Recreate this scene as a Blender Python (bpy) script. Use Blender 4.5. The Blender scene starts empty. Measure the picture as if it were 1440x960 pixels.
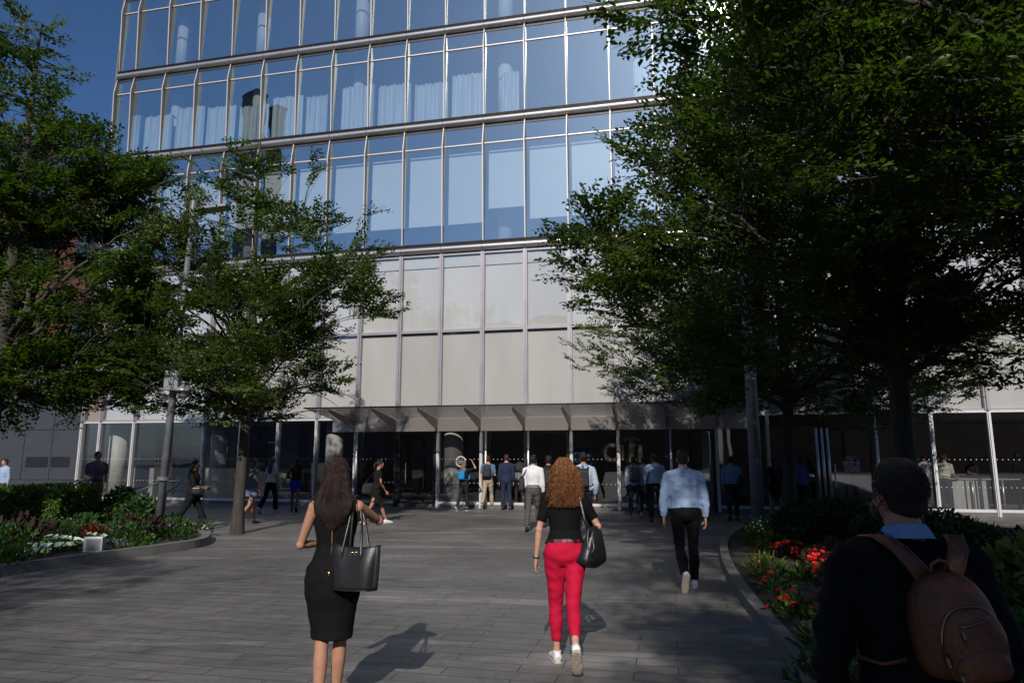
import bpy, bmesh, math, random, numpy as np
from mathutils import Vector, Matrix, noise, Euler
R = math.radians
V = Vector
scene = bpy.context.scene
COL = scene.collection
random.seed(7)

# ------------------------------------------------------------------ camera
F_PX, HOR, H = 970.0, 642.0, 1.70
PITCH = math.atan((HOR - 480) / F_PX)
cam_d = bpy.data.cameras.new('camera'); cam = bpy.data.objects.new('camera', cam_d); COL.objects.link(cam)
cam.location = (0, 0, H); cam.rotation_euler = (math.pi / 2 + PITCH, 0, 0)
cam_d.sensor_width = 36; cam_d.lens = F_PX / 1440 * 36; cam_d.clip_end = 3000; cam_d.clip_start = .05
scene.camera = cam

def ray(x, y):
    X = (x - 720) / F_PX; Y = (480 - y) / F_PX
    return V((X, math.cos(PITCH) - Y * math.sin(PITCH), math.sin(PITCH) + Y * math.cos(PITCH)))
def G(x, y, z=0.0):                       # where a line of sight meets the ground
    r = ray(x, y); t = (z - H) / r.z
    return V((r.x * t, r.y * t, z))
def AT(x, y, Y):                          # a point at distance Y north of the viewer
    r = ray(x, y); t = Y / r.y
    return V((r.x * t, Y, H + r.z * t))

# ------------------------------------------------------------------ light
SUN = V((-.0995, -.826, .554)).normalized()
sd = bpy.data.lights.new('sun', 'SUN'); sun = bpy.data.objects.new('sun', sd); COL.objects.link(sun)
sd.energy = 4.2; sd.angle = R(.53); sd.color = (1, .945, .86)
sun.rotation_euler = SUN.to_track_quat('Z', 'Y').to_euler()
w = bpy.data.worlds.new('World'); scene.world = w; w.use_nodes = True
nt = w.node_tree; bgn = nt.nodes['Background']
sky = nt.nodes.new('ShaderNodeTexSky'); sky.sky_type = 'NISHITA'; sky.sun_disc = False
sky.sun_elevation = math.asin(SUN.z); sky.sun_rotation = math.atan2(SUN.x, SUN.y)
sky.altitude = 0; sky.air_density = 1.0; sky.dust_density = 1.0; sky.ozone_density = 10.0
nt.links.new(sky.outputs[0], bgn.inputs[0]); bgn.inputs[1].default_value = .08
scene.view_settings.view_transform = 'Standard'; scene.view_settings.look = 'None'
scene.view_settings.exposure = 0.0; scene.view_settings.gamma = 1
scene.cycles.max_bounces = 8; scene.cycles.transparent_max_bounces = 24
scene.cycles.caustics_reflective = False; scene.cycles.caustics_refractive = False

# ------------------------------------------------------------------ materials
_M = {}
def mat(name, col=(.5, .5, .5), rough=.6, metal=0, var=.0, vscale=6, bump=0, bscale=40, spec=.5, coord='Object', stretch=None, sheen=0, trans=None, alpha=1):
    if name in _M: return _M[name]
    m = bpy.data.materials.new(name); m.use_nodes = True; n = m.node_tree.nodes; l = m.node_tree.links
    b = n['Principled BSDF']; b.inputs['Roughness'].default_value = rough; b.inputs['Metallic'].default_value = metal
    b.inputs['Specular IOR Level'].default_value = spec
    if sheen: b.inputs['Sheen Weight'].default_value = sheen
    b.inputs['Base Color'].default_value = (*col, 1)
    tc = n.new('ShaderNodeTexCoord'); src = tc.outputs[coord]
    if stretch:
        mp = n.new('ShaderNodeMapping'); mp.inputs['Scale'].default_value = stretch; l.new(src, mp.inputs[0]); src = mp.outputs[0]
    if var:
        t = n.new('ShaderNodeTexNoise'); t.inputs['Scale'].default_value = vscale; t.inputs['Detail'].default_value = 6; l.new(src, t.inputs['Vector'])
        r = n.new('ShaderNodeValToRGB'); r.color_ramp.elements[0].position = .3; r.color_ramp.elements[1].position = .7
        r.color_ramp.elements[0].color = (*[c * (1 - var) for c in col], 1); r.color_ramp.elements[1].color = (*[min(1, c * (1 + var)) for c in col], 1)
        l.new(t.outputs[0], r.inputs[0]); l.new(r.outputs[0], b.inputs['Base Color'])
    if bump:
        t = n.new('ShaderNodeTexNoise'); t.inputs['Scale'].default_value = bscale; t.inputs['Detail'].default_value = 5; l.new(src, t.inputs['Vector'])
        bp = n.new('ShaderNodeBump'); bp.inputs['Strength'].default_value = bump; bp.inputs['Distance'].default_value = .02
        l.new(t.outputs[0], bp.inputs['Height']); l.new(bp.outputs[0], b.inputs['Normal'])
    _M[name] = m; return m

def glass_mat(name, tint, gloss, f0, f1, rough=0.0, haze=.0, hrough=.2, wob=0):
    m = bpy.data.materials.new(name); m.use_nodes = True; n = m.node_tree.nodes; l = m.node_tree.links
    n.remove(n['Principled BSDF']); out = n['Material Output']
    tr = n.new('ShaderNodeBsdfTransparent'); tr.inputs[0].default_value = (*tint, 1)
    gl = n.new('ShaderNodeBsdfGlossy'); gl.inputs['Color'].default_value = (*gloss, 1); gl.inputs['Roughness'].default_value = rough
    lw = n.new('ShaderNodeLayerWeight'); lw.inputs[0].default_value = .35
    mr = n.new('ShaderNodeMapRange'); mr.inputs[3].default_value = f0; mr.inputs[4].default_value = f1; l.new(lw.outputs['Facing'], mr.inputs[0])
    last = gl.outputs[0]
    if haze:
        g2 = n.new('ShaderNodeBsdfGlossy'); g2.inputs['Color'].default_value = (*gloss, 1); g2.inputs['Roughness'].default_value = hrough
        mx = n.new('ShaderNodeMixShader'); mx.inputs[0].default_value = haze; l.new(gl.outputs[0], mx.inputs[1]); l.new(g2.outputs[0], mx.inputs[2]); last = mx.outputs[0]
    if wob:
        tc = n.new('ShaderNodeTexCoord'); t = n.new('ShaderNodeTexNoise'); t.inputs['Scale'].default_value = .9; t.inputs['Detail'].default_value = 1; l.new(tc.outputs['Object'], t.inputs['Vector'])
        bp = n.new('ShaderNodeBump'); bp.inputs['Strength'].default_value = wob; bp.inputs['Distance'].default_value = .02; l.new(t.outputs[0], bp.inputs['Height'])
        l.new(bp.outputs[0], gl.inputs['Normal'])
    ms = n.new('ShaderNodeMixShader'); l.new(mr.outputs[0], ms.inputs[0]); l.new(tr.outputs[0], ms.inputs[1]); l.new(last, ms.inputs[2]); l.new(ms.outputs[0], out.inputs[0])
    return m

def paver_mat():
    m = bpy.data.materials.new('granite_pavers'); m.use_nodes = True; n = m.node_tree.nodes; l = m.node_tree.links; b = n['Principled BSDF']
    tc = n.new('ShaderNodeTexCoord'); mp = n.new('ShaderNodeMapping'); mp.inputs['Rotation'].default_value = (0, 0, R(12.75)); l.new(tc.outputs['Object'], mp.inputs[0])
    br = n.new('ShaderNodeTexBrick'); br.inputs['Scale'].default_value = 1; br.inputs['Brick Width'].default_value = .92; br.inputs['Row Height'].default_value = .205
    br.inputs['Mortar Size'].default_value = .0055; br.inputs['Mortar Smooth'].default_value = .3; br.offset = .37; br.squash = 1
    br.inputs['Color1'].default_value = (.130, .122, .117, 1); br.inputs['Color2'].default_value = (.143, .134, .128, 1); br.inputs['Mortar'].default_value = (.025, .024, .023, 1)
    br.inputs['Bias'].default_value = -.1
    l.new(mp.outputs[0], br.inputs['Vector'])
    # wear streaks stretched along the courses, big blotches and fine grain
    mp2 = n.new('ShaderNodeMapping'); mp2.inputs['Rotation'].default_value = (0, 0, R(12.75)); mp2.inputs['Scale'].default_value = (.5, 3.2, 1); l.new(tc.outputs['Object'], mp2.inputs[0])
    t1 = n.new('ShaderNodeTexNoise'); t1.inputs['Scale'].default_value = 1.6; t1.inputs['Detail'].default_value = 9; t1.inputs['Roughness'].default_value = .7; l.new(mp2.outputs[0], t1.inputs['Vector'])
    t2 = n.new('ShaderNodeTexNoise'); t2.inputs['Scale'].default_value = .45; t2.inputs['Detail'].default_value = 5; l.new(tc.outputs['Object'], t2.inputs['Vector'])
    t3 = n.new('ShaderNodeTexNoise'); t3.inputs['Scale'].default_value = 90; t3.inputs['Detail'].default_value = 3; l.new(tc.outputs['Object'], t3.inputs['Vector'])
    def rng(o, a, c, lo, hi):
        r = n.new('ShaderNodeMapRange'); r.inputs[1].default_value = a; r.inputs[2].default_value = c; r.inputs[3].default_value = lo; r.inputs[4].default_value = hi; l.new(o, r.inputs[0]); return r.outputs[0]
    def mul(a, c):
        x = n.new('ShaderNodeMath'); x.operation = 'MULTIPLY'; l.new(a, x.inputs[0]); l.new(c, x.inputs[1]); return x.outputs[0]
    f = mul(mul(rng(t1.outputs[0], .3, .7, .70, 1.2), rng(t2.outputs[0], .3, .7, .66, 1.3)), rng(t3.outputs[0], .3, .7, .82, 1.18))
    t4 = n.new('ShaderNodeTexNoise'); t4.inputs['Scale'].default_value = 2.3; t4.inputs['Detail'].default_value = 10; t4.inputs['Roughness'].default_value = .75; t4.inputs['Distortion'].default_value = 1.2; l.new(tc.outputs['Object'], t4.inputs['Vector'])
    vo = n.new('ShaderNodeTexVoronoi'); vo.inputs['Scale'].default_value = 1.7; l.new(tc.outputs['Object'], vo.inputs['Vector'])
    f = mul(mul(f, rng(t4.outputs[0], .42, .62, .8, 1.1)), rng(vo.outputs['Distance'], .03, .045, .55, 1.0))
    t5 = n.new('ShaderNodeTexNoise'); t5.inputs['Scale'].default_value = .42; t5.inputs['Detail'].default_value = 7; t5.inputs['Roughness'].default_value = .62; t5.inputs['Distortion'].default_value = .6; l.new(mp2.outputs[0], t5.inputs['Vector'])  # sunlight bounced off the facade, painted in as pale patches
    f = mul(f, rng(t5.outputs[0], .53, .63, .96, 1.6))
    vm = n.new('ShaderNodeVectorMath'); vm.operation = 'SCALE'; l.new(br.outputs['Color'], vm.inputs[0]); l.new(f, vm.inputs['Scale']); l.new(vm.outputs[0], b.inputs['Base Color'])
    l.new(rng(t1.outputs[0], .3, .7, .42, .75), b.inputs['Roughness'])
    bp = n.new('ShaderNodeBump'); bp.inputs['Strength'].default_value = .5; bp.inputs['Distance'].default_value = .006
    s = n.new('ShaderNodeMath'); s.operation = 'SUBTRACT'; l.new(t1.outputs[0], s.inputs[0]); l.new(br.outputs['Fac'], s.inputs[1]); l.new(s.outputs[0], bp.inputs['Height']); l.new(bp.outputs[0], b.inputs['Normal'])
    b.inputs['Specular IOR Level'].default_value = .4
    return m

def vary(m, amt=.12):
    n = m.node_tree.nodes; l = m.node_tree.links; b = n['Principled BSDF']; lk_ = b.inputs['Base Color'].links
    oi = n.new('ShaderNodeObjectInfo'); mr = n.new('ShaderNodeMapRange'); mr.inputs[3].default_value = 1 - amt; mr.inputs[4].default_value = 1 + amt * .4; l.new(oi.outputs['Random'], mr.inputs[0])
    v = n.new('ShaderNodeVectorMath'); v.operation = 'SCALE'; l.new(mr.outputs[0], v.inputs['Scale'])
    if lk_: l.new(lk_[0].from_socket, v.inputs[0])
    else: v.inputs[0].default_value = b.inputs['Base Color'].default_value[:3]
    l.new(v.outputs[0], b.inputs['Base Color']); return m
def leaf_mat(name, c1, c2, trans=.35, rough=.45):
    m = bpy.data.materials.new(name); m.use_nodes = True; n = m.node_tree.nodes; l = m.node_tree.links; b = n['Principled BSDF']; out = n['Material Output']
    g = n.new('ShaderNodeNewGeometry'); r = n.new('ShaderNodeValToRGB'); r.color_ramp.elements[0].color = (*c1, 1); r.color_ramp.elements[1].color = (*c2, 1)
    l.new(g.outputs['Random Per Island'], r.inputs[0]); l.new(r.outputs[0], b.inputs['Base Color'])
    b.inputs['Roughness'].default_value = rough; b.inputs['Specular IOR Level'].default_value = .35
    t = n.new('ShaderNodeBsdfTranslucent'); sc = n.new('ShaderNodeVectorMath'); sc.operation = 'MULTIPLY'; sc.inputs[1].default_value = (1.5, 1.9, .5)
    l.new(r.outputs[0], sc.inputs[0]); l.new(sc.outputs[0], t.inputs[0])
    mx = n.new('ShaderNodeMixShader'); mx.inputs[0].default_value = trans; l.new(b.outputs[0], mx.inputs[1]); l.new(t.outputs[0], mx.inputs[2]); l.new(mx.outputs[0], out.inputs[0])
    return m

# ------------------------------------------------------------------ objects
def tag(o, label=None, cat=None, group=None, kind=None):
    if label: o['label'] = label
    if cat: o['category'] = cat
    if group: o['group'] = group
    if kind: o['kind'] = kind
    return o
def empty(name, loc=(0, 0, 0), rz=0, label=None, cat=None, group=None, parent=None):
    o = bpy.data.objects.new(name, None); COL.objects.link(o); o.location = loc; o.rotation_euler = (0, 0, rz); o.empty_display_size = .1
    if parent: o.parent = parent
    return tag(o, label, cat, group)
def link(name, me, m, parent=None, smooth=False):
    o = bpy.data.objects.new(name, me); COL.objects.link(o)
    for mm in (m if isinstance(m, (list, tuple)) else [m]): me.materials.append(mm)
    if smooth: me.polygons.foreach_set('use_smooth', [True] * len(me.polygons))
    if parent: o.parent = parent
    return o
def copy_tree(o, parent=None):
    c = o.copy(); COL.objects.link(c)
    if parent: c.parent = parent
    for ch in list(o.children): copy_tree(ch, c)
    return c

class MB:
    def __init__(s): s.v = []; s.f = []; s.mi = []
    def quad(s, a, b, c, d, mi=0):
        i = len(s.v); s.v += [tuple(a), tuple(b), tuple(c), tuple(d)]; s.f.append((i, i + 1, i + 2, i + 3)); s.mi.append(mi); return s
    def box(s, x0, x1, y0, y1, z0, z1, mi=0):
        i = len(s.v)
        s.v += [(x0, y0, z0), (x1, y0, z0), (x1, y1, z0), (x0, y1, z0), (x0, y0, z1), (x1, y0, z1), (x1, y1, z1), (x0, y1, z1)]
        for f in ((0, 3, 2, 1), (4, 5, 6, 7), (0, 1, 5, 4), (1, 2, 6, 5), (2, 3, 7, 6), (3, 0, 4, 7)): s.f.append(tuple(i + k for k in f)); s.mi.append(mi)
        return s
    def prism(s, pts, off, mi=0):           # polygon (3-D points) extruded by a vector
        i = len(s.v); n = len(pts); off = V(off)
        s.v += [tuple(p) for p in pts] + [tuple(V(p) + off) for p in pts]
        s.f.append(tuple(range(i, i + n))); s.f.append(tuple(range(i + 2 * n - 1, i + n - 1, -1))); s.mi += [mi, mi]
        for k in range(n): s.f.append((i + k, i + (k + 1) % n, i + n + (k + 1) % n, i + n + k)[::-1]); s.mi.append(mi)
        return s
    def tube(s, pts, rad, side=None, n=10, mi=0, caps=True):
        pts = [V(p) for p in pts]; N = len(pts)
        if not isinstance(rad, (list, tuple)): rad = [rad] * N
        base = len(s.v); prev = None
        for k, p in enumerate(pts):
            t = (pts[min(k + 1, N - 1)] - pts[max(k - 1, 0)])
            t = t.normalized() if t.length > 1e-9 else V((0, 0, 1))
            sv = V(side) if side is not None else (prev if prev is not None else (V((1, 0, 0)) if abs(t.x) < .9 else V((0, 1, 0))))
            x = sv - t * sv.dot(t); x = x.normalized() if x.length > 1e-6 else t.orthogonal().normalized()
            prev = x; y = t.cross(x); r = rad[k]; a, b = (r if isinstance(r, (list, tuple)) else (r, r))
            for j in range(n):
                an = 2 * math.pi * j / n; s.v.append(tuple(p + x * (a * math.cos(an)) + y * (b * math.sin(an))))
        for k in range(N - 1):
            for j in range(n):
                a0 = base + k * n + j; a1 = base + k * n + (j + 1) % n
                s.f.append((a0, a1, a1 + n, a0 + n)); s.mi.append(mi)
        if caps:
            s.f.append(tuple(base + j for j in range(n - 1, -1, -1))); s.f.append(tuple(base + (N - 1) * n + j for j in range(n))); s.mi += [mi, mi]
        return s
    def ball(s, c, r, n=12, mi=0, rot=None):
        c = V(c); r = V(r) if not isinstance(r, (int, float)) else V((r, r, r)); m = n // 2; base = len(s.v)
        for i in range(1, m):
            th = math.pi * i / m
            for j in range(n):
                ph = 2 * math.pi * j / n; p = V((r.x * math.sin(th) * math.cos(ph), r.y * math.sin(th) * math.sin(ph), r.z * math.cos(th)))
                if rot: p = rot @ p
                s.v.append(tuple(c + p))
        tp = V((0, 0, r.z)); bt = V((0, 0, -r.z))
        if rot: tp = rot @ tp; bt = rot @ bt
        s.v.append(tuple(c + tp)); s.v.append(tuple(c + bt)); T = len(s.v) - 2; B = T + 1
        for i in range(m - 2):
            for j in range(n):
                a0 = base + i * n + j; a1 = base + i * n + (j + 1) % n; s.f.append((a0, a0 + n, a1 + n, a1)); s.mi.append(mi)
        for j in range(n):
            s.f.append((T, base + j, base + (j + 1) % n)); k = base + (m - 2) * n; s.f.append((B, k + (j + 1) % n, k + j)); s.mi += [mi, mi]
        return s
    def mesh(s, name):
        me = bpy.data.meshes.new(name); me.from_pydata(s.v, [], s.f)
        if any(s.mi): me.polygons.foreach_set('material_index', s.mi)
        me.update(); return me
    def build(s, name, m, parent=None, smooth=False, bevel=0):
        me = s.mesh(name)
        if bevel:
            bm = bmesh.new(); bm.from_mesh(me); bmesh.ops.bevel(bm, geom=bm.edges[:], offset=bevel, segments=2, affect='EDGES', profile=.6); bm.to_mesh(me); bm.free()
        o = link(name, me, m, parent)
        if smooth: me.polygons.foreach_set('use_smooth', [True] * len(me.polygons))
        return o

def fuse(name, mb, voxel, m, parent=None, smooth=2, wrinkle=None, post=None, factor=.5):
    """melt the collected shapes into one continuous surface"""
    me = mb.mesh(name + '_raw')
    bm = bmesh.new(); bm.from_mesh(me); bmesh.ops.recalc_face_normals(bm, faces=bm.faces[:]); bm.to_mesh(me); bm.free()
    o = bpy.data.objects.new('tmp', me); COL.objects.link(o)
    md = o.modifiers.new('r', 'REMESH'); md.mode = 'VOXEL'; md.voxel_size = voxel
    if smooth: sm = o.modifiers.new('s', 'SMOOTH'); sm.iterations = smooth; sm.factor = factor
    dg = bpy.context.evaluated_depsgraph_get(); new = bpy.data.meshes.new_from_object(o.evaluated_get(dg))
    bpy.data.objects.remove(o); bpy.data.meshes.remove(me); new.name = name; new.materials.clear()
    if wrinkle or post:
        nv = len(new.vertices); nr = [v.normal.copy() for v in new.vertices]
        for v, nn in zip(new.vertices, nr):
            if wrinkle: v.co += nn * wrinkle(v.co)
            if post: v.co = post(v.co)
    return link(name, new, m, parent, smooth=True)

def text_mesh(name, s, size, m, parent, mtx, extrude=.01, align='LEFT'):
    c = bpy.data.curves.new('t', 'FONT'); c.body = s; c.size = size; c.extrude = extrude; c.align_x = align; c.align_y = 'CENTER'
    o = bpy.data.objects.new('t', c); COL.objects.link(o)
    dg = bpy.context.evaluated_depsgraph_get(); me = bpy.data.meshes.new_from_object(o.evaluated_get(dg)); bpy.data.objects.remove(o)
    me.transform(mtx); me.name = name; me.materials.clear(); return link(name, me, m, parent)
# ================================================================== GROUND
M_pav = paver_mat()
g = MB(); g.quad((-600, -600, 0), (600, -600, 0), (600, 900, 0), (-600, 900, 0)); tag(g.build('ground', mat('far_asphalt', (.06, .06, .06), .9, var=.2, vscale=1)), kind='structure')
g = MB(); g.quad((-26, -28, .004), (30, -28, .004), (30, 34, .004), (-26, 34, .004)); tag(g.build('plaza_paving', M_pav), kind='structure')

# ================================================================== OFFICE BUILDING
PSI = R(12.75); DW = 23.0
O = V((DW * math.sin(PSI), DW * math.cos(PSI), 0))
bld = empty('office_building', O, -PSI, 'glass office tower with metal spandrel bands, pale blinds and dark glazed lobby', 'building')
MW = 1.5415; S0 = -12.427
def sk(k): return MW * max(k, -6.55) + S0
K0, K1 = -7, 22
X0, X1 = sk(K0), sk(K1)
al = mat('mullion_aluminium', (.36, .34, .37), .42, .45, var=.08, vscale=2, bump=.05)
al_l = mat('sill_metal', (.62, .61, .62), .45, .3, var=.08, vscale=3)
steel = mat('bullnose_steel', (.66, .64, .63), .34, .85, var=.1, vscale=.7, bump=.03, bscale=6)
dark = mat('dark_metal', (.025, .025, .028), .4, .4, var=.2)
slot = mat('louvre_dark', (.07, .06, .06), .5, .6, var=.2)
fin_m = mat('fin_aluminium', (.16, .145, .14), .5, .2, var=.1, vscale=2)
fin_e = mat('fin_edge', (.55, .50, .47), .45, .3)
g_up = glass_mat('tower_glass', (.90, .97, 1.0), (.86, .99, 1.0), .48, .95, haze=.006, hrough=.14, wob=.10)
g_pod = glass_mat('podium_glass', (.86, .88, .88), (.9, .95, 1), .11, .7, wob=.35)
g_lob = glass_mat('lobby_glass', (.66, .66, .65), (.9, .93, 1), .075, .6, wob=.15)
blind_m = mat('blind_fabric', (.73, .69, .67), .9, var=.06, vscale=1.2, bump=.15, bscale=3, stretch=(1, 1, .25))
blind_t = mat('tan_stone', (.45, .3, .2), .9, var=.05)
blind_b = mat('office_blind', (.9, .92, .9), .9, var=.03, vscale=.8)
vary(blind_m, .09); vary(blind_b, .08)
louvre = mat('white_louvre', (.82, .82, .82), .6, var=.03)
curt_m = mat('curtain_fabric', (.72, .78, .82), .9, var=.15, vscale=3, stretch=(6, 1, .3))
int_d = mat('office_interior', (.16, .17, .19), .9, var=.2, vscale=.8)
int_w = mat('office_wall', (.3, .34, .38), .9, var=.1)
colw = mat('column_white', (.74, .74, .71), .5, var=.05, vscale=2, bump=.05)

Z = dict(plinth=.13, head=3.05, tr=6.1, pod=9.0, f2=9.3, t2=13.05, b2=13.85, f3=14.12, t3=16.95, b3=17.68, f4=17.95, t4=20.75, b4=21.45)
rnd = random.Random(3)
def pane(name, x0, x1, y, z0, z1, m, parent, tilt=.0012, th=.012):
    a = rnd.uniform(-tilt, tilt) * (x1 - x0); b = rnd.uniform(-tilt, tilt) * (z1 - z0)
    mb = MB(); mb.quad((x0, y, z0), (x1, y + a, z0), (x1, y + a + b, z1), (x0, y + b, z1))
    return mb.build(name, m, parent)
def half_tube(mb, zc, r, ry, xa, xb, yb, n=12):
    for i in range(n):
        a0 = -math.pi / 2 + math.pi * i / n; a1 = -math.pi / 2 + math.pi * (i + 1) / n
        mb.quad((xa, yb - ry * math.cos(a0), zc + r * math.sin(a0)), (xb, yb - ry * math.cos(a0), zc + r * math.sin(a0)), (xb, yb - ry * math.cos(a1), zc + r * math.sin(a1)), (xa, yb - ry * math.cos(a1), zc + r * math.sin(a1)))
# floor edges: bullnose tube between two dark ribbed slots, cut per module
for zc in (9.10, 13.93, 17.76, 21.6):
    bn = MB()
    for k in range(K0, K1): half_tube(bn, zc, .125, .17, sk(k) + .006, sk(k + 1) - .006, -.02)
    bn.build('spandrel_band', steel, bld, smooth=True)
    ss = MB(); ss.box(X0, X1, -.02, .3, zc - .24, zc + .25)
    for j in range(4): ss.box(X0, X1, -.07 - .012 * j, -.021, zc + .13 + .03 * j, zc + .14 + .03 * j)
    ss.build('spandrel_slot', slot, bld)
    sl = MB(); sl.box(X0 + .1, X1 - .1, .31, 14, zc - .25, zc + .2); sl.build('floor_slab', int_d, bld)
bw = MB(); bw.box(X0, X1, 14, 14.3, 0, 22); bw.build('back_wall', int_w, bld)
sw = MB(); sw.box(X0 - .0, X0 + .12, .05, 14, 9.3, 21.5)
sw.build('side_wall', int_w, bld)
sw2 = MB(); sw2.box(X1 - .12, X1, .05, 14, 0, 21.5); sw2.build('side_wall', int_w, bld)
tp = MB(); tp.box(X0, X1, .0, 14.3, 21.86, 22.1)
tp.build('roof_slab', int_d, bld)
# upper storeys above the photograph
us = MB()
for f in range(5):
    z0 = 22.1 + 3.8 * f; us.box(X0, X1, 0, 14.3, z0, z0 + 3.5, 0); us.box(X0, X1, -.15, 14.3, z0 + 3.5, z0 + 3.8, 1)
    for k in range(K0, K1 + 1): us.box(sk(k) - .03, sk(k) + .03, -.12, -.002, z0, z0 + 3.5, 1)
us.build('upper_storeys', [mat('spandrel_glass', (.05, .1, .17), .05, spec=.8), fin_m], bld)

def fin(mb, x, z0, zt, z1, w0, wt, w1):
    for (a, b, wa, wb) in ((z0, zt, w0, wt), (zt, z1, wt, w1)):
        mb.prism([(x - .018, .02, a), (x - .018, -wa, a), (x - .018, -wb, b), (x - .018, .02, b)], (.036, 0, 0))
        mb.prism([(x - .02, -wa - .002, a), (x - .02, -wa - .02, a), (x - .02, -wb - .02, b), (x - .02, -wb - .002, b)], (.04, 0, 0), 1)
for (z0, zt, z1) in ((Z['f2'] + .04, Z['t2'], Z['b2'] - .15), (Z['f3'] + .06, Z['t3'], Z['b3'] - .16), (Z['f4'] + .06, Z['t4'], Z['b4'] - .1)):
    for k in range(K0, K1):
        x0, x1 = sk(k), sk(k + 1); mb = MB(); fin(mb, x0, z0 - .05, zt, z1 + .08, .04, .20, .07)
        mb.box(x0 + .022, x1 - .022, -.035, .02, zt - .022, zt + .022, 1); mb.box(x0 + .022, x1 - .022, -.03, .02, z0 - .05, z0, 1)
        wd = mb.build('window', [fin_m, fin_e], bld)
        pane('pane', x0 + .02, x1 - .02, .0, z0, zt - .025, g_up, wd); pane('pane', x0 + .02, x1 - .02, .0, zt + .025, z1 + .08, g_up, wd)
mb = MB(); mb.box(X1 - .03, X1 + .03, -.12, .02, 0, 21.8); mb.build('corner_mullion', fin_m, bld); mb = MB(); mb.box(X0 - .09, X0 - .001, -.12, .3, 0, 21.8); mb.build('corner_mullion', fin_m, bld)
# blinds of the second storey, curtains of the third
for k in range(K0, K1):
    zb = 10.15 + (.0 if k not in (-3, 4) else .5)
    mb = MB(); mb.box(sk(k) + .1, sk(k + 1) - .05, .34, .36, zb, 12.9); mb.build('office_blind', blind_b, bld)
for k in range(K0, K1):
    if k in (5, 6, 13): continue
    n = 46; mb = MB(); xa = sk(k) + .08 + (.75 if k == 7 else 0) + (.45 if k == 4 else 0); xb = sk(k + 1) - .05 - (.3 if k == 4 else 0); top = 16.35 - .28 * ((k * 7) % 5) / 4; xb -= .5 * ((k * 5) % 7 == 2); pts = []
    for j in range(n + 1):
        u = j / n; pts.append((xa + (xb - xa) * u, .62 + .05 * math.sin(u * 46 + k) + .03 * math.sin(u * 19 + 2 * k)))
    for j in range(n):
        (a, ya), (b, yb) = pts[j], pts[j + 1]; mb.quad((a, ya, 14.2), (b, yb, 14.2), (b, yb, top), (a, ya, top))
    mb.build('curtain', curt_m, bld, smooth=True)
for k in (-5.6, -3, 0, 4, 9, 14, 19):
    for z0, z1 in ((9.35, 13.65), (14.15, 17.5), (17.98, 21.3)):
        mb = MB(); mb.tube([(sk(k) + .5, 1.35, z0), (sk(k) + .5, 1.35, z1)], .3, n=24); mb.build('office_column', colw, bld, smooth=True)
lp = MB()
for z in (13.55, 17.4, 21.2):
    for i in range(16):
        x = X0 + 2 + i * 2.7; lp.box(x, x + .05, 1.5, 4.2, z - .03, z)
lp.build('ceiling_strip', mat('strip', (.7, .7, .7), .5), bld)

# podium: two rows of glass with pale blinds
for (z0, z1) in ((Z['head'] + .06, Z['tr'] - .05), (Z['tr'] + .05, Z['pod'] - .14)):
    for k in range(K0, K1):
        x0, x1 = sk(k), sk(k + 1); mb = MB(); mb.box(x0 - .075, x0 + .075, -.10, .04, z0 - .055, z1 + .055)
        mb.box(x0 - .03, x0 + .03, -.15, -.101, z0 - .055, z1 + .055)
        mb.box(x0 + .076, x1 - .076, -.06, .04, z1 + .002, z1 + .055 + (.0 if z1 > 7 else .0)); mb.box(x0 + .076, x1 - .076, -.06, .04, z0 - .053, z0)
        wd = mb.build('podium_window', al, bld); top = z1
        pane('pane', x0 + .07, x1 - .07, .0, z0, z1, g_pod, wd, tilt=.004)
        yb = .07; zt = 8.42 if z1 > 7 else z1 - .02
        s = MB(); s.box(x0 + .05, x1 - .05, yb, yb + .03, z0 - .02, zt); s.box(x0 + .05, x1 - .05, yb - .02, yb - .001, z0 - .02, z0 + .03); s.build('blind', blind_t if k == K0 else blind_m, bld)
        if z1 > 7:
            for j in range(6): pass
lv = MB()
for k in range(K0, K1):
    for j in range(11): lv.box(sk(k) + .08, sk(k + 1) - .08, .025, .045, 8.45 + j * .036, 8.477 + j * .036)
    lv.box(sk(k) + .08, sk(k + 1) - .08, .05, .06, 8.43, 8.855)
lv.build('louvre_strip', louvre, bld)
pb = MB(); pb.box(X0, X1, .5, .6, 3.1, 8.9); pb.build('podium_backing', int_d, bld)
hd = MB(); hd.box(X0, X1, -.07, .3, Z['head'] - .06, Z['head'] + .004); hd.box(X0, X1, -.02, .3, Z['pod'] - .08, 8.855); hd.build('head_frame', al_l, bld)

# lobby
fl = MB(); fl.box(X0, X1, .35, 14, .0, .1); fl.build('lobby_floor', mat('lobby_floor', (.26, .25, .24), .3, var=.2), bld)
ce = MB(); ce.box(X0, X1, .31, 14, 2.98, 3.04); ce.build('lobby_ceiling', mat('lobby_ceiling', (.35, .33, .3), .8), bld)
wl = MB(); wl.box(sk(-2.9), X1, 7.5, 7.7, .1, 2.97); wl.build('lobby_wall', mat('lobby_stone', (.5, .44, .38), .5, var=.2, vscale=2), bld)
ws = MB()
for i in range(12):
    for j in range(4): ws.box(X0 + .25 + i * .62, X0 + .25 + i * .62 + .61, 2.55 + .3 * (i > 5), 2.7 + .3 * (i > 5), .1 + j * .73, .1 + j * .73 + .72)
ws.build('white_stone_wall', mat('pale_stone', (.42, .42, .40), .7, var=.06, vscale=3), bld)
dk = MB()
for xa, xb in ((-5.55, -5.0), (-3.6, -3.35), (-2.7, -2.2), (-.9, -.5)): dk.box(sk(xa), sk(xb), 2.2, 2.3, .1, 2.95)
dk.build('dark_partition', mat('partition', (.05, .048, .045), .6, var=.2), bld)
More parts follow.
